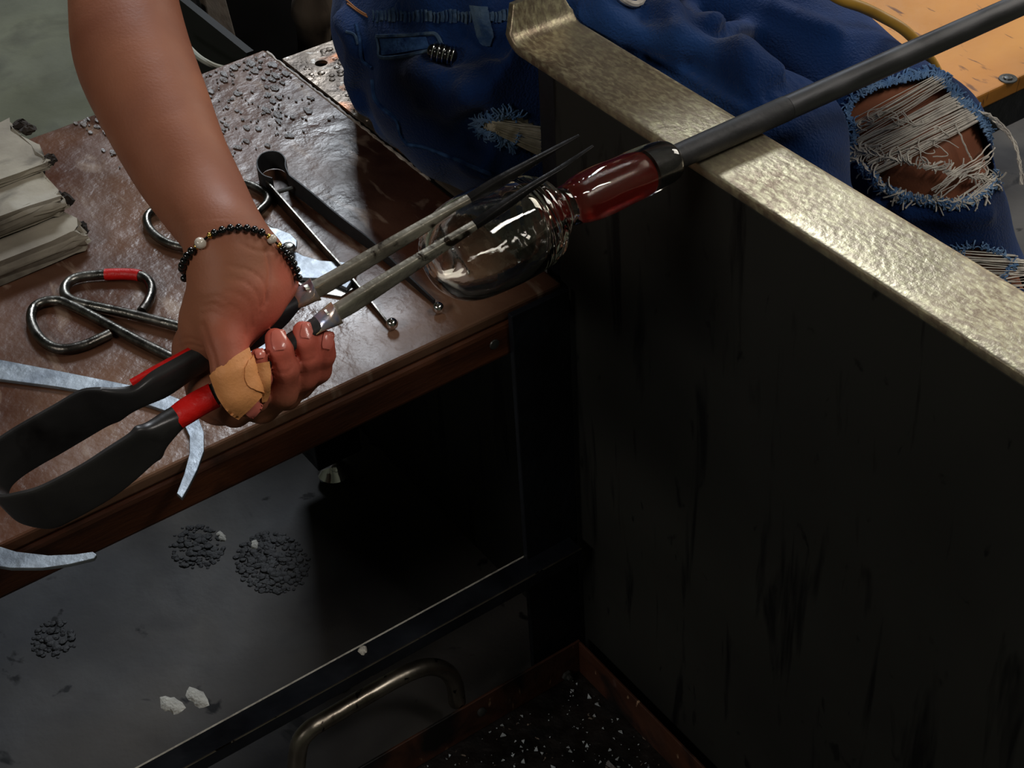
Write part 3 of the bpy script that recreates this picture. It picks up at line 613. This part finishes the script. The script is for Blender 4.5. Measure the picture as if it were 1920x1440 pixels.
# wrinkles: fine transverse creases on the thumb side, cut into the surface
def vert_normals(v, f):
    n = np.zeros_like(v); fn = np.cross(v[f[:, 2]]-v[f[:, 0]], v[f[:, 3]]-v[f[:, 1]])
    for k in range(4): np.add.at(n, f[:, k], fn)
    return n/(np.linalg.norm(n, axis=1)[:, None]+1e-12)
def relax(v, f, it=2, lam=.5):
    a = np.concatenate([f[:, i] for i in range(4)]); b = np.concatenate([f[:, (i+1) % 4] for i in range(4)])
    for _ in range(it):
        s_ = np.zeros_like(v); c_ = np.zeros(len(v)); np.add.at(s_, a, v[b]); np.add.at(c_, a, 1); np.add.at(s_, b, v[a]); np.add.at(c_, b, 1)
        v = v+lam*(s_/np.maximum(c_, 1)[:, None]-v)
    return v
hv = relax(hv, hf, 2)
_m = (hv[:, 1] < K(0, 430, 1.1)[1]); _r = relax(hv, hf, 14); hv[_m] = _r[_m]
nn_ = vert_normals(hv, hf)
px = hv[:, 0]/hv[:, 2]*F+960; py = hv[:, 1]/hv[:, 2]*F+720
def crease(path, wd, dep):
    P = np.array(smooth_path([np.array([a, b, 0.]) for a, b in path], 6))[:, :2]
    q_ = np.stack([px, py], 1); best = np.full(len(q_), 1e9)
    for a, b in zip(P[:-1], P[1:]):
        ab = b-a; t = np.clip(((q_-a) @ ab)/(ab @ ab), 0, 1); best = np.minimum(best, np.linalg.norm(q_-a-t[:, None]*ab, axis=1))
    front = hv[:, 2] < J+.03
    return np.where(front, dep*np.exp(-(best/wd)**2), 0)
disp = np.zeros(len(hv))
for path, wd, dep in [([(430, 498), (470, 508), (495, 530), (502, 565)], 3, .0007), ([(425, 520), (462, 530), (485, 555), (488, 590)], 3, .0007), ([(425, 545), (455, 556), (474, 580), (476, 612)], 3, .0008),
                      ([(430, 572), (450, 585), (462, 608), (462, 630)], 3, .0007), ([(380, 610), (390, 640), (400, 668), (404, 690)], 5, .0012), ([(500, 470), (506, 505), (503, 545), (495, 575)], 4, .0012),
                      ([(450, 455), (480, 470), (510, 470)], 3, .0008), ([(332, 640), (352, 634), (372, 640)], 3, .0006), ([(335, 652), (355, 646), (378, 652)], 3, .0006), ([(404, 690), (430, 684), (462, 676)], 3, .0007),
                      ([(548, 690), (536, 700), (522, 698)], 3, .0007), ([(590, 672), (578, 678), (566, 676)], 3, .0006), ([(385, 560), (405, 555), (425, 565)], 3, .0004), ([(380, 575), (400, 570), (425, 582)], 3, .0004), ([(378, 590), (398, 586), (424, 600)], 3, .0005)]:
    disp += crease(path, wd, dep)
hv = hv-nn_*disp[:, None]
def nearf(chs):
    d = np.full(len(hv), 1e9)
    for c in chs: d = np.minimum(d, chain(hv.astype(np.float32), c, .004))
    return d
tipd = np.minimum.reduce([np.linalg.norm(hv-c[-1][0], axis=1) for c in (MIDDLE, RING, LITTLE)])
pink = np.clip(1.1-tipd/.045, 0, .85)
pink = np.maximum(pink, np.clip(.7-np.linalg.norm(hv-K(522, 520, J), axis=1)/.032, 0, .5))
arm_v = cam2w(hv)

# rest of the body (coarser grid), same skin
def body_prims(g):
    """g: metres of clothing/ease added; returns dict of world-space chains"""
    return [
        [((1.32, -.80, .60), .108+g), ((1.25, -.765, .60), .108+g), ((1.15, -.742, .598), .106+g), ((1.06, -.765, .598), .096+g), ((.98, -.802, .600), .076+g), ((.875, -.815, .605), .064+g)],          # right thigh
        [((.875, -.815, .605), .066+g), ((.80, -.82, .36), .056+g), ((.78, -.82, .10), .040+g)],               # right shin
        [((1.30, -.965, .59), .105+g), ((1.10, -.995, .560), .084+g), ((.885, -1.020, .522), .060+g)],        # left thigh
        [((.885, -1.020, .522), .060+g), ((.79, -1.045, .34), .054+g), ((.72, -1.06, .10), .040+g)],            # left shin
    ]
def torso(p, g):
    d = ellip(p, (1.30, -.90, .62), (.122+g, .175+g, .115+g))
    d = smin(d, ellip(p, (1.30, -.88, .77), (.105+g, .140+g, .13+g)), .05)
    d = smin(d, ellip(p, (1.25, -.83, .95), (.105+g, .160+g, .15+g)), .06)
    return d
def body_sdf(p):
    d = torso(p, 0)
    for c in body_prims(0): d = smin(d, chain(p, c, .02), .02)
    sh = [(SH, .055), ((1.21, -.80, 1.06), .06), ((1.19, -1.0, 1.00), .055), ((1.12, -1.24, .84), .043), ((.93, -1.30, .80), .034), ((.80, -1.34, .755), .028)]
    d = smin(d, chain(p, sh, .03), .03)
    d = smin(d, cone(p, (1.20, -.81, 1.08), (1.15, -.79, 1.18), .05, .048), .02)
    d = smin(d, ellip(p, (1.11, -.77, 1.27), (.095, .075, .115)), .015)
    d = smin(d, cone(p, (1.02, -.765, 1.265), (1.005, -.765, 1.25), .010, .013), .012)        # nose
    for s_ in (-1, 1):
        d = smin(d, ellip(p, (1.12, -.77+s_*.075, 1.265), (.018, .008, .03)), .006)           # ears
        d = np.maximum(d, -(np.linalg.norm(p-np.array([1.020, -.77+s_*.03, 1.288], np.float32), axis=-1)-.012))
    d = smin(d, cone(p, (1.025, -.785, 1.222), (1.025, -.755, 1.222), .006, .006), .006)      # mouth
    for yy in (-.82, -1.06):   # feet
        xx = .78 if yy > -1 else .72
        d = smin(d, chain(p, [((xx+.02, yy, .06), .035), ((xx-.13, yy, .04), .030)], .02), .03)
    # left hand round the pipe
    for k in range(4):
        yk = -1.31-.02*k
        d = smin(d, chain(p, [((.80, yk, .752), .011), ((.760, yk, .745), .010), ((.752, yk, .720), .009), ((.768, yk, .700), .008)], .003), .004)
    d = smin(d, chain(p, [((.81, -1.305, .735), .013), ((.800, -1.285, .705), .011), ((.780, -1.275, .697), .009)], .004), .006)
    # seat flattens what sits on it; upper arm joins the finer arm mesh
    c = p[..., 0] > .98
    d = np.where(c, np.maximum(d, (T+.006)-p[..., 2]), d)
    d = np.maximum(d, np.where((p[..., 0] < 1.04) & (p[..., 2] < RZ+.01) & (p[..., 1] < -.6) & (p[..., 0] > .5), p[..., 1]+.722, -1))
    d = smin(d, chain(p, [(EL_, ARM[0][1]*.97), ((EL_+SH)/2, .042), (SH, .055)], .02), .02)
    return d
bv, bf = nets(body_sdf, (.54, -1.45, 0.008), (1.50, -.33, 1.42), .0085)
bv = relax(bv, bf, 1)
allv = np.vstack([arm_v, bv]); allf = np.vstack([hf, bf+len(arm_v)])
person = mk('person', (allv, allf), 'skin', None, 'seated person in ripped denim jumpsuit, right hand holding the jacks over the table', 'person', smooth='full',
            attr=None)
a_ = person.data.attributes.new('pink', 'FLOAT', 'POINT'); a_.data.foreach_set('value', np.concatenate([pink, np.zeros(len(bv))]).astype(np.float32))
arm_bvh = BVHTree.FromPolygons([tuple(v) for v in arm_v], [tuple(int(i) for i in q_) for q_ in hf])
body_bvh = BVHTree.FromPolygons([tuple(v) for v in bv], [tuple(int(i) for i in q_) for q_ in bf])
CV = Vector(CP)
def hit(b, x, y, off=0):
    h, n_, i, d = b.ray_cast(CV, Vector(ray(x, y)).normalized())
    if h is None: return None, None
    if n_.dot(Vector(ray(x, y))) > 0: n_ = -n_
    return np.array(h)+np.array(n_)*off, np.array(n_)

# ---- clothes
def jeans_base(p):
    g = .010
    d = torso(p, .014)
    d = np.maximum(d, p[..., 2]-1.08)
    legs = None
    for i, c in enumerate(body_prims(g)):
        e = chain(p, c, .02); legs = e if legs is None else (smin(legs, e, .02) if i != 2 else np.minimum(legs, smin(e, e, .01)))
    L1 = smin(chain(p, body_prims(g)[0], .02), chain(p, body_prims(g)[1], .02), .02)
    L2 = smin(chain(p, body_prims(g)[2], .02), chain(p, body_prims(g)[3], .02), .02)
    legs = smin(L1, L2, .006)
    d = smin(d, legs, .025)
    d = np.maximum(d, .10-p[..., 2])
    # elastic waist nips in
    return d
jl, jh = (.60, -1.20, .085), (1.50, -.64, 1.09)
fine_hi = .80
j0v, j0f = nets(jeans_base, (.60, -1.20, .20), (1.50, -.64, .9), .009)
j0 = BVHTree.FromPolygons([tuple(v) for v in j0v], [tuple(int(i) for i in q_) for q_ in j0f])
FOLDS = []
def fold(pxs, r, off=0.0):
    P = []; g_ = 1.3 if pxs[0][0] < 1020 else 1.05; r *= g_; off += .003 if g_ > 1.2 else .0005
    for x, y in pxs:
        h, n_ = hit(j0, x, y, off)
        if h is not None: P.append(h)
    if len(P) > 1: FOLDS.append((smooth_path(P, 2) if len(P) > 2 else P, r))
fold([(700, 150), (790, 140), (880, 150), (990, 110)], .010, -.001)
fold([(720, 215), (800, 190), (900, 150), (985, 118)], .008)
fold([(770, 262), (800, 225), (850, 190), (920, 165), (1000, 160)], .012)
fold([(690, 120), (740, 130), (800, 120)], .007)
fold([(655, 40), (680, 90), (668, 150), (690, 190)], .009)
fold([(765, 268), (800, 275), (880, 300), (960, 330)], .008)
fold([(720, 240), (745, 262), (765, 270)], .008)
fold([(980, 120), (1000, 160), (1008, 220)], .010)
fold([(1060, 0), (1100, 40), (1180, 70), (1260, 100)], .008)
fold([(1120, 20), (1190, 20), (1250, 50)], .007)
fold([(1290, 20), (1330, 50), (1400, 60)], .010)
fold([(1300, 90), (1360, 120), (1450, 140)], .010)
fold([(1450, 10), (1500, 40), (1560, 60)], .007)
fold([(1520, 330), (1580, 370), (1640, 390)], .006)
fold([(1700, 400), (1780, 410), (1850, 400)], .006)
def jeans(p):
    d = jeans_base(p)
    for P, r in FOLDS:
        P_ = np.array(P); lo_ = P_.min(0)-.04; hi_ = P_.max(0)+.04
        m_ = ((p > lo_) & (p < hi_)).all(-1)
        if not m_.any(): continue
        s_ = d[m_]; pp = p[m_]; k = None
        for a, b in zip(P[:-1], P[1:]):
            c = cone(pp, a, b, r, r); k = c if k is None else np.minimum(k, c)
        d[m_] = smin(s_, k, .010)
    X, Y, Z = p[..., 0], p[..., 1], p[..., 2]
    d = d+.0013*np.sin(38*X+60*Z+14*np.sin(9*Y+6*X))+.0012*np.sin(70*Y-40*Z+20*X+3*np.sin(30*X))*.8
    # elastic waist: nipped with fine gathers
    zl = .672+.02*(Y+.8)
    band = np.exp(-((Z-zl)/.013)**2)
    d = d+band*(.006+.0016*np.sin(Y*900+0*X)*1.0+.0012*np.sin(X*800))
    bl = np.exp(-((Z-zl-.045)/.03)**2); d = d-bl*.012*(1+.5*np.sin(Y*90+X*70))
    d = np.maximum(d, np.where(X > .98, (T+.0015)-Z, -1))
    d = np.maximum(d, np.where((X < 1.03) & (Z < RZ-.002), (Y-(-.712)), -1))    # held in by the side panel post
    return d
jv, jf = nets(jeans, (.60, -1.20, .09), (1.50, -.62, 1.09), .0048)
jv = relax(jv, jf, 1)
# rips: picture outlines of the holes
RIPK = [(1600, 190), (1640, 165), (1700, 150), (1745, 140), (1768, 152), (1795, 190), (1830, 215), (1850, 250), (1868, 300), (1862, 340), (1830, 365), (1790, 378), (1745, 372), (1700, 365), (1652, 345), (1640, 325), (1612, 305), (1600, 280), (1608, 240), (1590, 215)]
RIPH = [(895, 228), (925, 222), (950, 214), (985, 222), (1010, 240), (1012, 292), (985, 284), (955, 270), (925, 252), (905, 245)]
RIPS = [(1786, 466), (1830, 462), (1870, 474), (1900, 492), (1960, 500), (1960, 580), (1915, 540), (1870, 525), (1830, 500)]
def inpoly(x, y, poly):
    r = np.zeros(len(x), bool); n = len(poly)
    for i in range(n):
        x1, y1 = poly[i]; x2, y2 = poly[(i+1) % n]
        c = ((y1 > y) != (y2 > y)) & (x < (x2-x1)*(y-y1)/(y2-y1+1e-9)+x1); r ^= c
    return r
jbvh = BVHTree.FromPolygons([tuple(v) for v in jv], [tuple(int(i) for i in q_) for q_ in jf])
cen = jv[jf].mean(1); cx_, cy_, cd_ = proj(cen); jn = vert_normals(jv, jf)
fnorm = jn[jf].mean(1); facing = ((cen-CP)*fnorm).sum(1)
kill = np.zeros(len(jf), bool)
for poly, hgt in ((RIPK, None), (RIPH, None), (RIPS, None)):
    m_ = inpoly(cx_, cy_, poly); idx_ = np.where(m_)[0]
    for i in idx_:
        h, n_, k, d_ = jbvh.ray_cast(CV, Vector(cen[i]-CP).normalized())
        if h is not None and (Vector(cen[i])-h).length < .012: kill[i] = True
jf2 = jf[~kill]
jeans_o = mk('denim_jumpsuit', (jv, jf2), 'denim', person, smooth='full', label='dark blue denim jumpsuit with elastic waist and ripped knee')
sm_ = jeans_o.modifiers.new('thickness', 'SOLIDIFY'); sm_.thickness = .0016; sm_.offset = -1
def jpath(pxs, off=.001, b=jbvh, n=5):
    P = []
    pts = smooth_path([np.array([x, y, 0.]) for x, y in pxs], n)
    for q_ in pts:
        h, n_ = hit(b, q_[0], q_[1], off)
        if h is None: continue
        if P and np.linalg.norm(h-P[-1]) > .03: continue
        P.append(h)
    return P
def jtube(pxs, r, m, name, off=.0008, label=None, parent=None, n=5):
    P = jpath(pxs, off, n=n)
    if len(P) > 1: return mk(name, tube(P, r, 6), m, parent or jeans_o, label=label)
jtube([(700, 150), (705, 185), (722, 205), (745, 225), (752, 250), (766, 270)], .0022, 'denim_seam', 'side_seam')
jtube([(766, 270), (800, 276), (840, 292), (885, 312), (935, 332)], .0020, 'denim_seam', 'leg_seam')
jtube([(652, 8), (672, 22), (690, 32)], .0008, 'stitch', 'stitching')
jtube([(650, 0), (668, 16), (688, 28)], .0008, 'stitch', 'stitching')
jtube([(650, 60), (665, 66), (672, 84)], .0014, 'denim_fade', 'pocket_seam')
jtube([(668, 46), (674, 70), (680, 110), (700, 128)], .0018, 'denim_seam', 'pocket_seam')
# back pocket welt: lighter worn frame
pw = [(708, 68), (760, 68), (800, 64), (818, 66), (828, 84), (834, 92), (800, 98), (760, 106), (716, 108), (712, 90), (708, 68)]
jtube(pw, .0019, 'denim_fade', 'pocket_welt', label='pale worn edge of the pocket', n=4)
# belt loop
def patch(poly, off, th, m, name, label=None, b=jbvh, parent=None, nx=10):
    """poly given as two px polylines (left, right)"""
    A, B = poly; V = []; n = len(A); kx = nx
    A = smooth_path([np.array([*a, 0.]) for a in A], 7); B = smooth_path([np.array([*a, 0.]) for a in B], 7); n = len(A)
    tops = []; N_ = []
    dflt = 1.04 if b is arm_bvh else 1.55
    for a, c in zip(A, B):
        row = []
        for j in range(kx+1):
            t = j/kx; q_ = a*(1-t)+c*t; h, nn = hit(b, q_[0], q_[1]); row.append((q_, h, nn, float(proj(h)[2]) if h is not None else 9.))
        dm = min(r_[3] for r_ in row); ok = [j for j, r_ in enumerate(row) if r_[3] < dm+(.013 if b is arm_bvh else .05)]
        for j, (q_, h, nn, d_) in enumerate(row):
            if j not in ok:
                if dm > 8: h, nn = W(q_[0], q_[1], dflt), -norm(ray(q_[0], q_[1]))
                else:
                    k = min(ok, key=lambda o: abs(o-j)); h = W(q_[0], q_[1], row[k][3]+.0006*abs(k-j)); nn = row[k][2]
            tops.append(h); N_.append(nn)
    V = [t_+n_*off for t_, n_ in zip(tops, N_)]+[t_+n_*(off+th) for t_, n_ in zip(tops, N_)]; m_ = len(tops); Fc = []
    for i in range(n-1):
        for j in range(kx):
            a0 = i*(kx+1)+j; qd = [a0, a0+1, a0+kx+2, a0+kx+1]; Fc.append(qd[::-1]); Fc.append([m_+k for k in qd])
    ring_ = [j for j in range(kx+1)]+[i*(kx+1)+kx for i in range(1, n)]+[(n-1)*(kx+1)+j for j in range(kx-1, -1, -1)]+[i*(kx+1) for i in range(n-2, 0, -1)]
    for a0, b0 in zip(ring_, ring_[1:]+ring_[:1]): Fc.append([a0, b0, m_+b0, m_+a0])
    return mk(name, (V, Fc), m, parent or jeans_o, label=label)
patch(([(884, 10), (892, 40), (900, 75), (908, 86)], [(914, 14), (918, 40), (926, 66), (922, 88)]), .0012, .0016, 'denim_fade', 'belt_loop', nx=5)
patch(([(714, 74), (718, 104)], [(800, 70), (806, 92)]), .0006, .0008, 'denim_seam', 'pocket_flap')
# waistband gathers: raised little ribs
rb = []
for i in range(34):
    x = 700+i*7.6; P = jpath([(x, 20+3*math.sin(i*.9)), (x+2, 30), (x+1, 41+2*math.sin(i*1.7))], .0006, n=2)
    if len(P) > 1: rb.append(tube(P, .0011+.0005*(i % 3), 5))
if rb: mk('waist_gathers', cat_vf(*rb), 'denim_fade', jeans_o, kind='stuff', label='gathered elastic waist ribs')

# threads across the rips
USEJ = True
def thread(pxs, base, off, r, n=6, jit=.0):
    if base is body_bvh and USEJ: base = jbvh; off = (off-.008)*.7
    P = []
    for q_ in smooth_path([np.array([x, y, 0.]) for x, y in pxs], n):
        h, n_ = hit(base, q_[0]+rng.uniform(-jit, jit), q_[1]+rng.uniform(-jit, jit), off)
        if h is None or (P and np.linalg.norm(h-P[-1]) > .03): continue
        P.append(h)
    return tube(P, r, 4) if len(P) > 1 else None
def fill(lines, n, poly, off=(.008, .012), r=.00045, sag=2.5, base=None):
    """parallel threads interpolated between two border lines"""
    out = []; (a0, a1), (b0, b1) = lines
    for i in range(n):
        t = (i+.5*rng.random())/n; A = np.array(a0)*(1-t)+np.array(b0)*t; B = np.array(a1)*(1-t)+np.array(b1)*t
        A = A+rng.uniform(-4, 4); m_ = (A+B)/2+np.array([0, rng.uniform(0, sag)])
        tb = thread([tuple(A), tuple(m_+np.array([rng.uniform(-2, 2)]*2)), tuple(B)], base or body_bvh, rng.uniform(*off), r*rng.uniform(.7, 1.5), 5)
        if tb: out.append(tb)
    return out
th1 = fill([((1600, 228), (1760, 140)), ((1612, 262), (1775, 165))], 16, RIPK)
th1 += fill([((1606, 262), (1788, 172)), ((1640, 325), (1846, 222))], 46, RIPK)
th1 += fill([((1745, 352), (1862, 280)), ((1752, 362), (1868, 300))], 5, RIPK)
th1 += fill([((1800, 372), (1868, 318)), ((1812, 378), (1870, 335))], 7, RIPK, r=.0006)
for _ in range(14):   # loose curly strands
    x, y = rng.uniform(1620, 1760), rng.uniform(220, 290); a = rng.uniform(0, 6)
    P = [(x+k*9*math.cos(a+k*.7*rng.uniform(.3, 1.2)), y+k*6*math.sin(a+k*.8)) for k in range(5)]
    tb = thread(P, body_bvh, .013, .0005, 4); th1.append(tb) if tb else None
for P in ([(1750, 366), (1780, 340), (1800, 322), (1830, 308), (1852, 286), (1866, 270)], [(1756, 372), (1790, 346), (1808, 325), (1838, 312), (1858, 288)], [(1788, 232), (1800, 262), (1812, 290), (1818, 300)], [(1752, 358), (1776, 330), (1822, 300), (1850, 272)]):
    tb = thread(P, body_bvh, .012, .0008, 5, 1.2); th1.append(tb) if tb else None
mk('knee_threads', cat_vf(*th1), 'thread_white', jeans_o, kind='stuff', label='white weft threads across the ripped knee')
th2 = fill([((925, 226), (1012, 236)), ((930, 250), (1012, 292))], 34, RIPH, r=.0007)
mk('hip_threads', cat_vf(*th2), 'thread_cream', jeans_o, kind='stuff', label='cream threads across the small thigh rip')
patch(([(893, 224), (905, 246)], [(1004, 220), (1004, 284)]), -.0035, .0008, 'thread_cream', 'rip_lining', 'pale lining behind the thigh rip', b=jbvh, nx=16)
th3 = fill([((1795, 470), (1900, 478)), ((1840, 512), (1960, 520))], 22, RIPS)+fill([((1850, 520), (1930, 506)), ((1890, 540), (1960, 540))], 8, RIPS)
th3 = [t_ for t_ in th3 if t_]
if th3: mk('shin_threads', cat_vf(*th3), 'thread_white', jeans_o, kind='stuff', label='white threads across the lower rip')
# frayed borders
def fray(poly, nper, ln, parent, m1, name, out=1, skip=lambda x, y: False, r=.0006, label=None):
    L = []; c = np.array(poly, float).mean(0)
    for (x0, y0), (x1, y1) in zip(poly, poly[1:]+poly[:1]):
        seg = math.hypot(x1-x0, y1-y0)
        for k in range(max(1, int(seg*nper))):
            t = rng.random(); x, y = x0+(x1-x0)*t, y0+(y1-y0)*t
            if skip(x, y): continue
            dv = np.array([x, y])-c; dv /= np.linalg.norm(dv)+1e-6; a = rng.uniform(-.8, .8)
            dv = np.array([dv[0]*math.cos(a)-dv[1]*math.sin(a), dv[0]*math.sin(a)+dv[1]*math.cos(a)])*out
            l = ln*rng.uniform(.4, 1.3); cu = rng.uniform(-.5, .5); P = []; p = np.array([x, y])-dv*l*.25
            h0 = hit(jbvh, x+dv[0]*6*out, y+dv[1]*6*out)[0]
            if h0 is None: continue
            d0 = float(proj(h0)[2])-.001
            for j in range(6):
                h, n_ = hit(jbvh, p[0], p[1], .0012+.0012*math.sin(j*.6)*rng.random()*2)
                if h is not None and abs(float(proj(h)[2])-d0) < .02: P.append(h)
                else: P.append(W(p[0], p[1], d0))
                p = p+dv*l/5; dv = np.array([dv[0]*math.cos(cu)-dv[1]*math.sin(cu), dv[0]*math.sin(cu)+dv[1]*math.cos(cu)])
            L.append(tube(P, r*rng.uniform(.7, 1.5), 4))
    return mk(name, cat_vf(*L), m1, parent, kind='stuff', label=label)
fray(RIPK, .75, 24, jeans_o, 'denim_light', 'knee_fray', r=.0007, label='pale blue frayed threads round the knee rip')
fray(RIPK[9:18], .35, 34, jeans_o, 'thread_white', 'knee_fray_white', r=.0007, label='white frayed strands at the lower knee rip', skip=lambda x, y: x < 1600)
fray(RIPH[:1]+RIPH[1:4]+RIPH[-3:], .8, 24, jeans_o, 'denim_light', 'thigh_fray', skip=lambda x, y: x > 968, r=.0007, label='pale blue frayed threads round the thigh rip')
fray(RIPS[:4]+RIPS[-2:], .5, 16, jeans_o, 'denim_light', 'shin_fray', r=.0006, label='pale blue frayed threads round the lower rip')
lw = []
for k in range(9):   # thick white loose edge on the far side of the knee
    P = [(1795, 190+k), (1830, 208), (1862, 218+k*1.3), (1890, 245+k), (1905, 275+rng.uniform(-6, 6)), (1912, 310), (1920+rng.uniform(-8, 4), 345)]
    pts = []
    for x, y in P:
        h, n_ = hit(jbvh, x, y, .003)
        pts.append(h if h is not None and h[2] > .35 else W(x, y, 1.475+.003*k))
    dd = [float(proj(p)[2]) for p in pts]; pts = [W(x, y, min(d_, 1.50)) for (x, y), d_ in zip(P, dd)]
    lw.append(tube([p+np.array([rng.uniform(-1, 1) for _ in range(3)])*.001 for p in smooth_path(pts, 5)], .0007, 4))
mk('knee_fray_strands', cat_vf(*lw), 'thread_white', jeans_o, kind='stuff', label='loose white strands hanging off the knee')
# small white drawstring loop
dl = jpath([(1152, -14), (1160, 2), (1178, 12), (1200, 10), (1212, -6)], .004, n=4)
if len(dl) > 2: mk('drawstring', tube(dl, .0028, 8), 'thread_white', jeans_o, label='white drawstring loop')
# shoes and hair (outside the picture)
for yy, xx in ((-.82, .78), (-1.06, .72)):
    V_, F_ = nets(lambda p, xx=xx, yy=yy: np.maximum(smin(chain(p, [((xx+.03, yy, .055), .046), ((xx-.16, yy, .04), .040)], .02), cone(p, (xx+.01, yy, .06), (xx+.02, yy, .11), .045, .045), .02), .0065-p[..., 2]), (xx-.22, yy-.07, 0), (xx+.10, yy+.07, .17), .008)
    mk('shoe', (V_, F_), 'shoe', person, smooth='full')
V_, F_ = nets(lambda p: np.maximum(smin(ellip(p, (1.125, -.77, 1.285), (.102, .086, .118)), cone(p, (1.20, -.78, 1.28), (1.25, -.79, 1.22), .035, .025), .03), -np.minimum(p[..., 0]-1.06+(1.36-p[..., 2])*.25, p[..., 2]*0+9)*1.0), (1.0, -.9, 1.1), (1.32, -.64, 1.43), .008)
mk('hair', (V_, F_), 'hair', person, smooth='full')

# ---- bandages, nails
def handpatch(A, B, off, th, m, name, label, nx=10): return patch((A, B), off, th, m, name, label, b=arm_bvh, parent=person, nx=nx)
handpatch([(398, 703), (412, 740), (432, 770), (450, 782)], [(462, 652), (474, 690), (486, 722), (487, 742)], .0012, .0009, 'bandage', 'bandage', 'tan adhesive bandage round the thumb', 26)
handpatch([(455, 690), (455, 706), (462, 724), (474, 732)], [(468, 668), (478, 698), (486, 724), (489, 738)], .0024, .0008, 'bandage', 'bandage_flap', 'overlapping end of the thumb bandage', 12)
handpatch([(476, 682), (478, 705), (486, 730), (489, 752)], [(500, 678), (504, 702), (503, 730), (497, 750)], .0011, .0009, 'bandage', 'bandage', 'tan bandage round the index finger', 14)
def nail(c, ax, wd, ln, lb):
    ax = norm(np.array([*ax, 0.]))[:2]; sd = np.array([-ax[1], ax[0]]); c = np.array(c); A = []; B = []
    for t, k in ((-.5, .7), (-.3, .95), (.1, 1.), (.38, .92), (.5, .6)):
        A.append(tuple(c+ax*ln*t-sd*wd/2*k)); B.append(tuple(c+ax*ln*t+sd*wd/2*k))
    handpatch(A, B, .0006, .0006, 'nail', 'fingernail', lb, 8)
nail((523, 638), (-.1, -1), 24, 36, 'middle fingernail'); nail((575, 620), (.15, -1), 20, 28, 'ring fingernail'); nail((614, 638), (.2, -1), 18, 30, 'little fingernail')
nail((474, 766), (-.75, .9), 22, 30, 'thumbnail'); nail((487, 664), (-.2, -1), 15, 15, 'index fingertip nail')

# ------------------------------------------------------------------ bracelet
br = thing('bracelet', tuple(cam2w(K(430, 480, dw))), 'black beaded bracelet with gold and pearl beads around the wrist', 'bracelet')
BP = [(346, 528), (347, 512), (350, 497), (357, 482), (367, 470), (380, 458), (395, 445), (410, 438), (425, 433), (442, 431), (458, 432), (473, 435), (488, 441), (501, 449), (512, 458), (522, 467), (530, 476), (538, 488), (546, 502), (551, 516), (553, 528)]
bpts = smooth_path([np.array([*p, 0.]) for p in BP], 30)
P3 = []
for q_ in bpts:
    h, n_ = hit(arm_bvh, q_[0], q_[1], .0026)
    if h is None:
        # beyond the silhouette: on the wrist's side
        h = cam2w(K(q_[0], q_[1], dw+.010))
    P3.append(h)
P3 = np.array(P3)
for _ in range(60): P3[1:-1] = (P3[:-2]+2*P3[1:-1]+P3[2:])/4
seg = np.linalg.norm(np.diff(P3, axis=0), axis=1); cum = np.concatenate([[0], np.cumsum(seg)])
tot = cum[-1]; pos = 0.002; stage = 0
def at(s): return np.array([np.interp(s, cum, P3[:, k]) for k in range(3)])
while pos < tot-.002:
    p = at(pos); ax = norm(at(pos+.001)-at(pos-.001)); x_ = proj(p)[0]; y_ = proj(p)[1]
    kind, r, ad = 'bead_black', .0029, .0052
    if x_ > 362 and y_ < 480 and stage < 3 or x_ > 493 and stage < 6 and stage > 2:
        kind, r, ad = (('gold', .0022, .0034), ('pearl', .0040, .0078), ('gold', .0022, .0034), ('gold', .0020, .0032), ('pearl', .0034, .0062), ('gold', .0020, .0032))[stage]; stage += 1
    lb = {'bead_black': None, 'pearl': 'pearly white bead', 'gold': 'small gold bead'}[kind]
    mk('bead', ball(p, r, 7, ad/(2*r)*.95, ax), kind, br, label=lb, smooth='full'); pos += ad
mk('band', tube(P3[::6], .0008, 5), 'bead_black', br)

# ------------------------------------------------------------------ key charm by the pocket, hose
kc = None; h0, n0 = hit(jbvh, 832, 112, .006)
kc = thing('key_charm', tuple(h0), 'small black beaded charm with chrome rings at the trouser pocket', 'charm')
A_, B_ = hit(jbvh, 806, 108, .007)[0], hit(jbvh, 858, 112, .007)[0]
for t, r, m in ((0, .0062, 'bead_black'), (.22, .0078, 'bead_black'), (.45, .0085, 'bead_black'), (.68, .0080, 'bead_black'), (.9, .0066, 'bead_black')):
    mk('bead', ball(A_*(1-t)+B_*t, r, 8, .7, B_-A_), m, kc, smooth='full')
for t in (.1, .34, .56, .80, .97):
    c = A_*(1-t)+B_*t; ax = norm(B_-A_); s1 = norm(np.cross(ax, (0, 0, 1))); s2 = np.cross(ax, s1)
    mk('ring', tube([c+.0085*(math.cos(a)*s1+math.sin(a)*s2) for a in np.linspace(0, 6.283, 20)[:-1]], .0006, 6, True), 'chrome', kc)
hz = [(1540, -22, .66), (1578, 0, .652), (1618, 14, .640), (1655, 32, .625), (1694, 55, .610), (1724, 85, .59), (1748, 118, .565), (1764, 150, .545), (1778, 180, .525), (1790, 205, .508), (1800, 236, .46), (1805, 280, .40)]
mk('hose', tube(smooth_path([onz(x, y, z) for x, y, z in hz], 5), .0052, 12), 'hose_yellow', label='yellow rubber hose hanging beside the left thigh over the seat board', cat='hose')
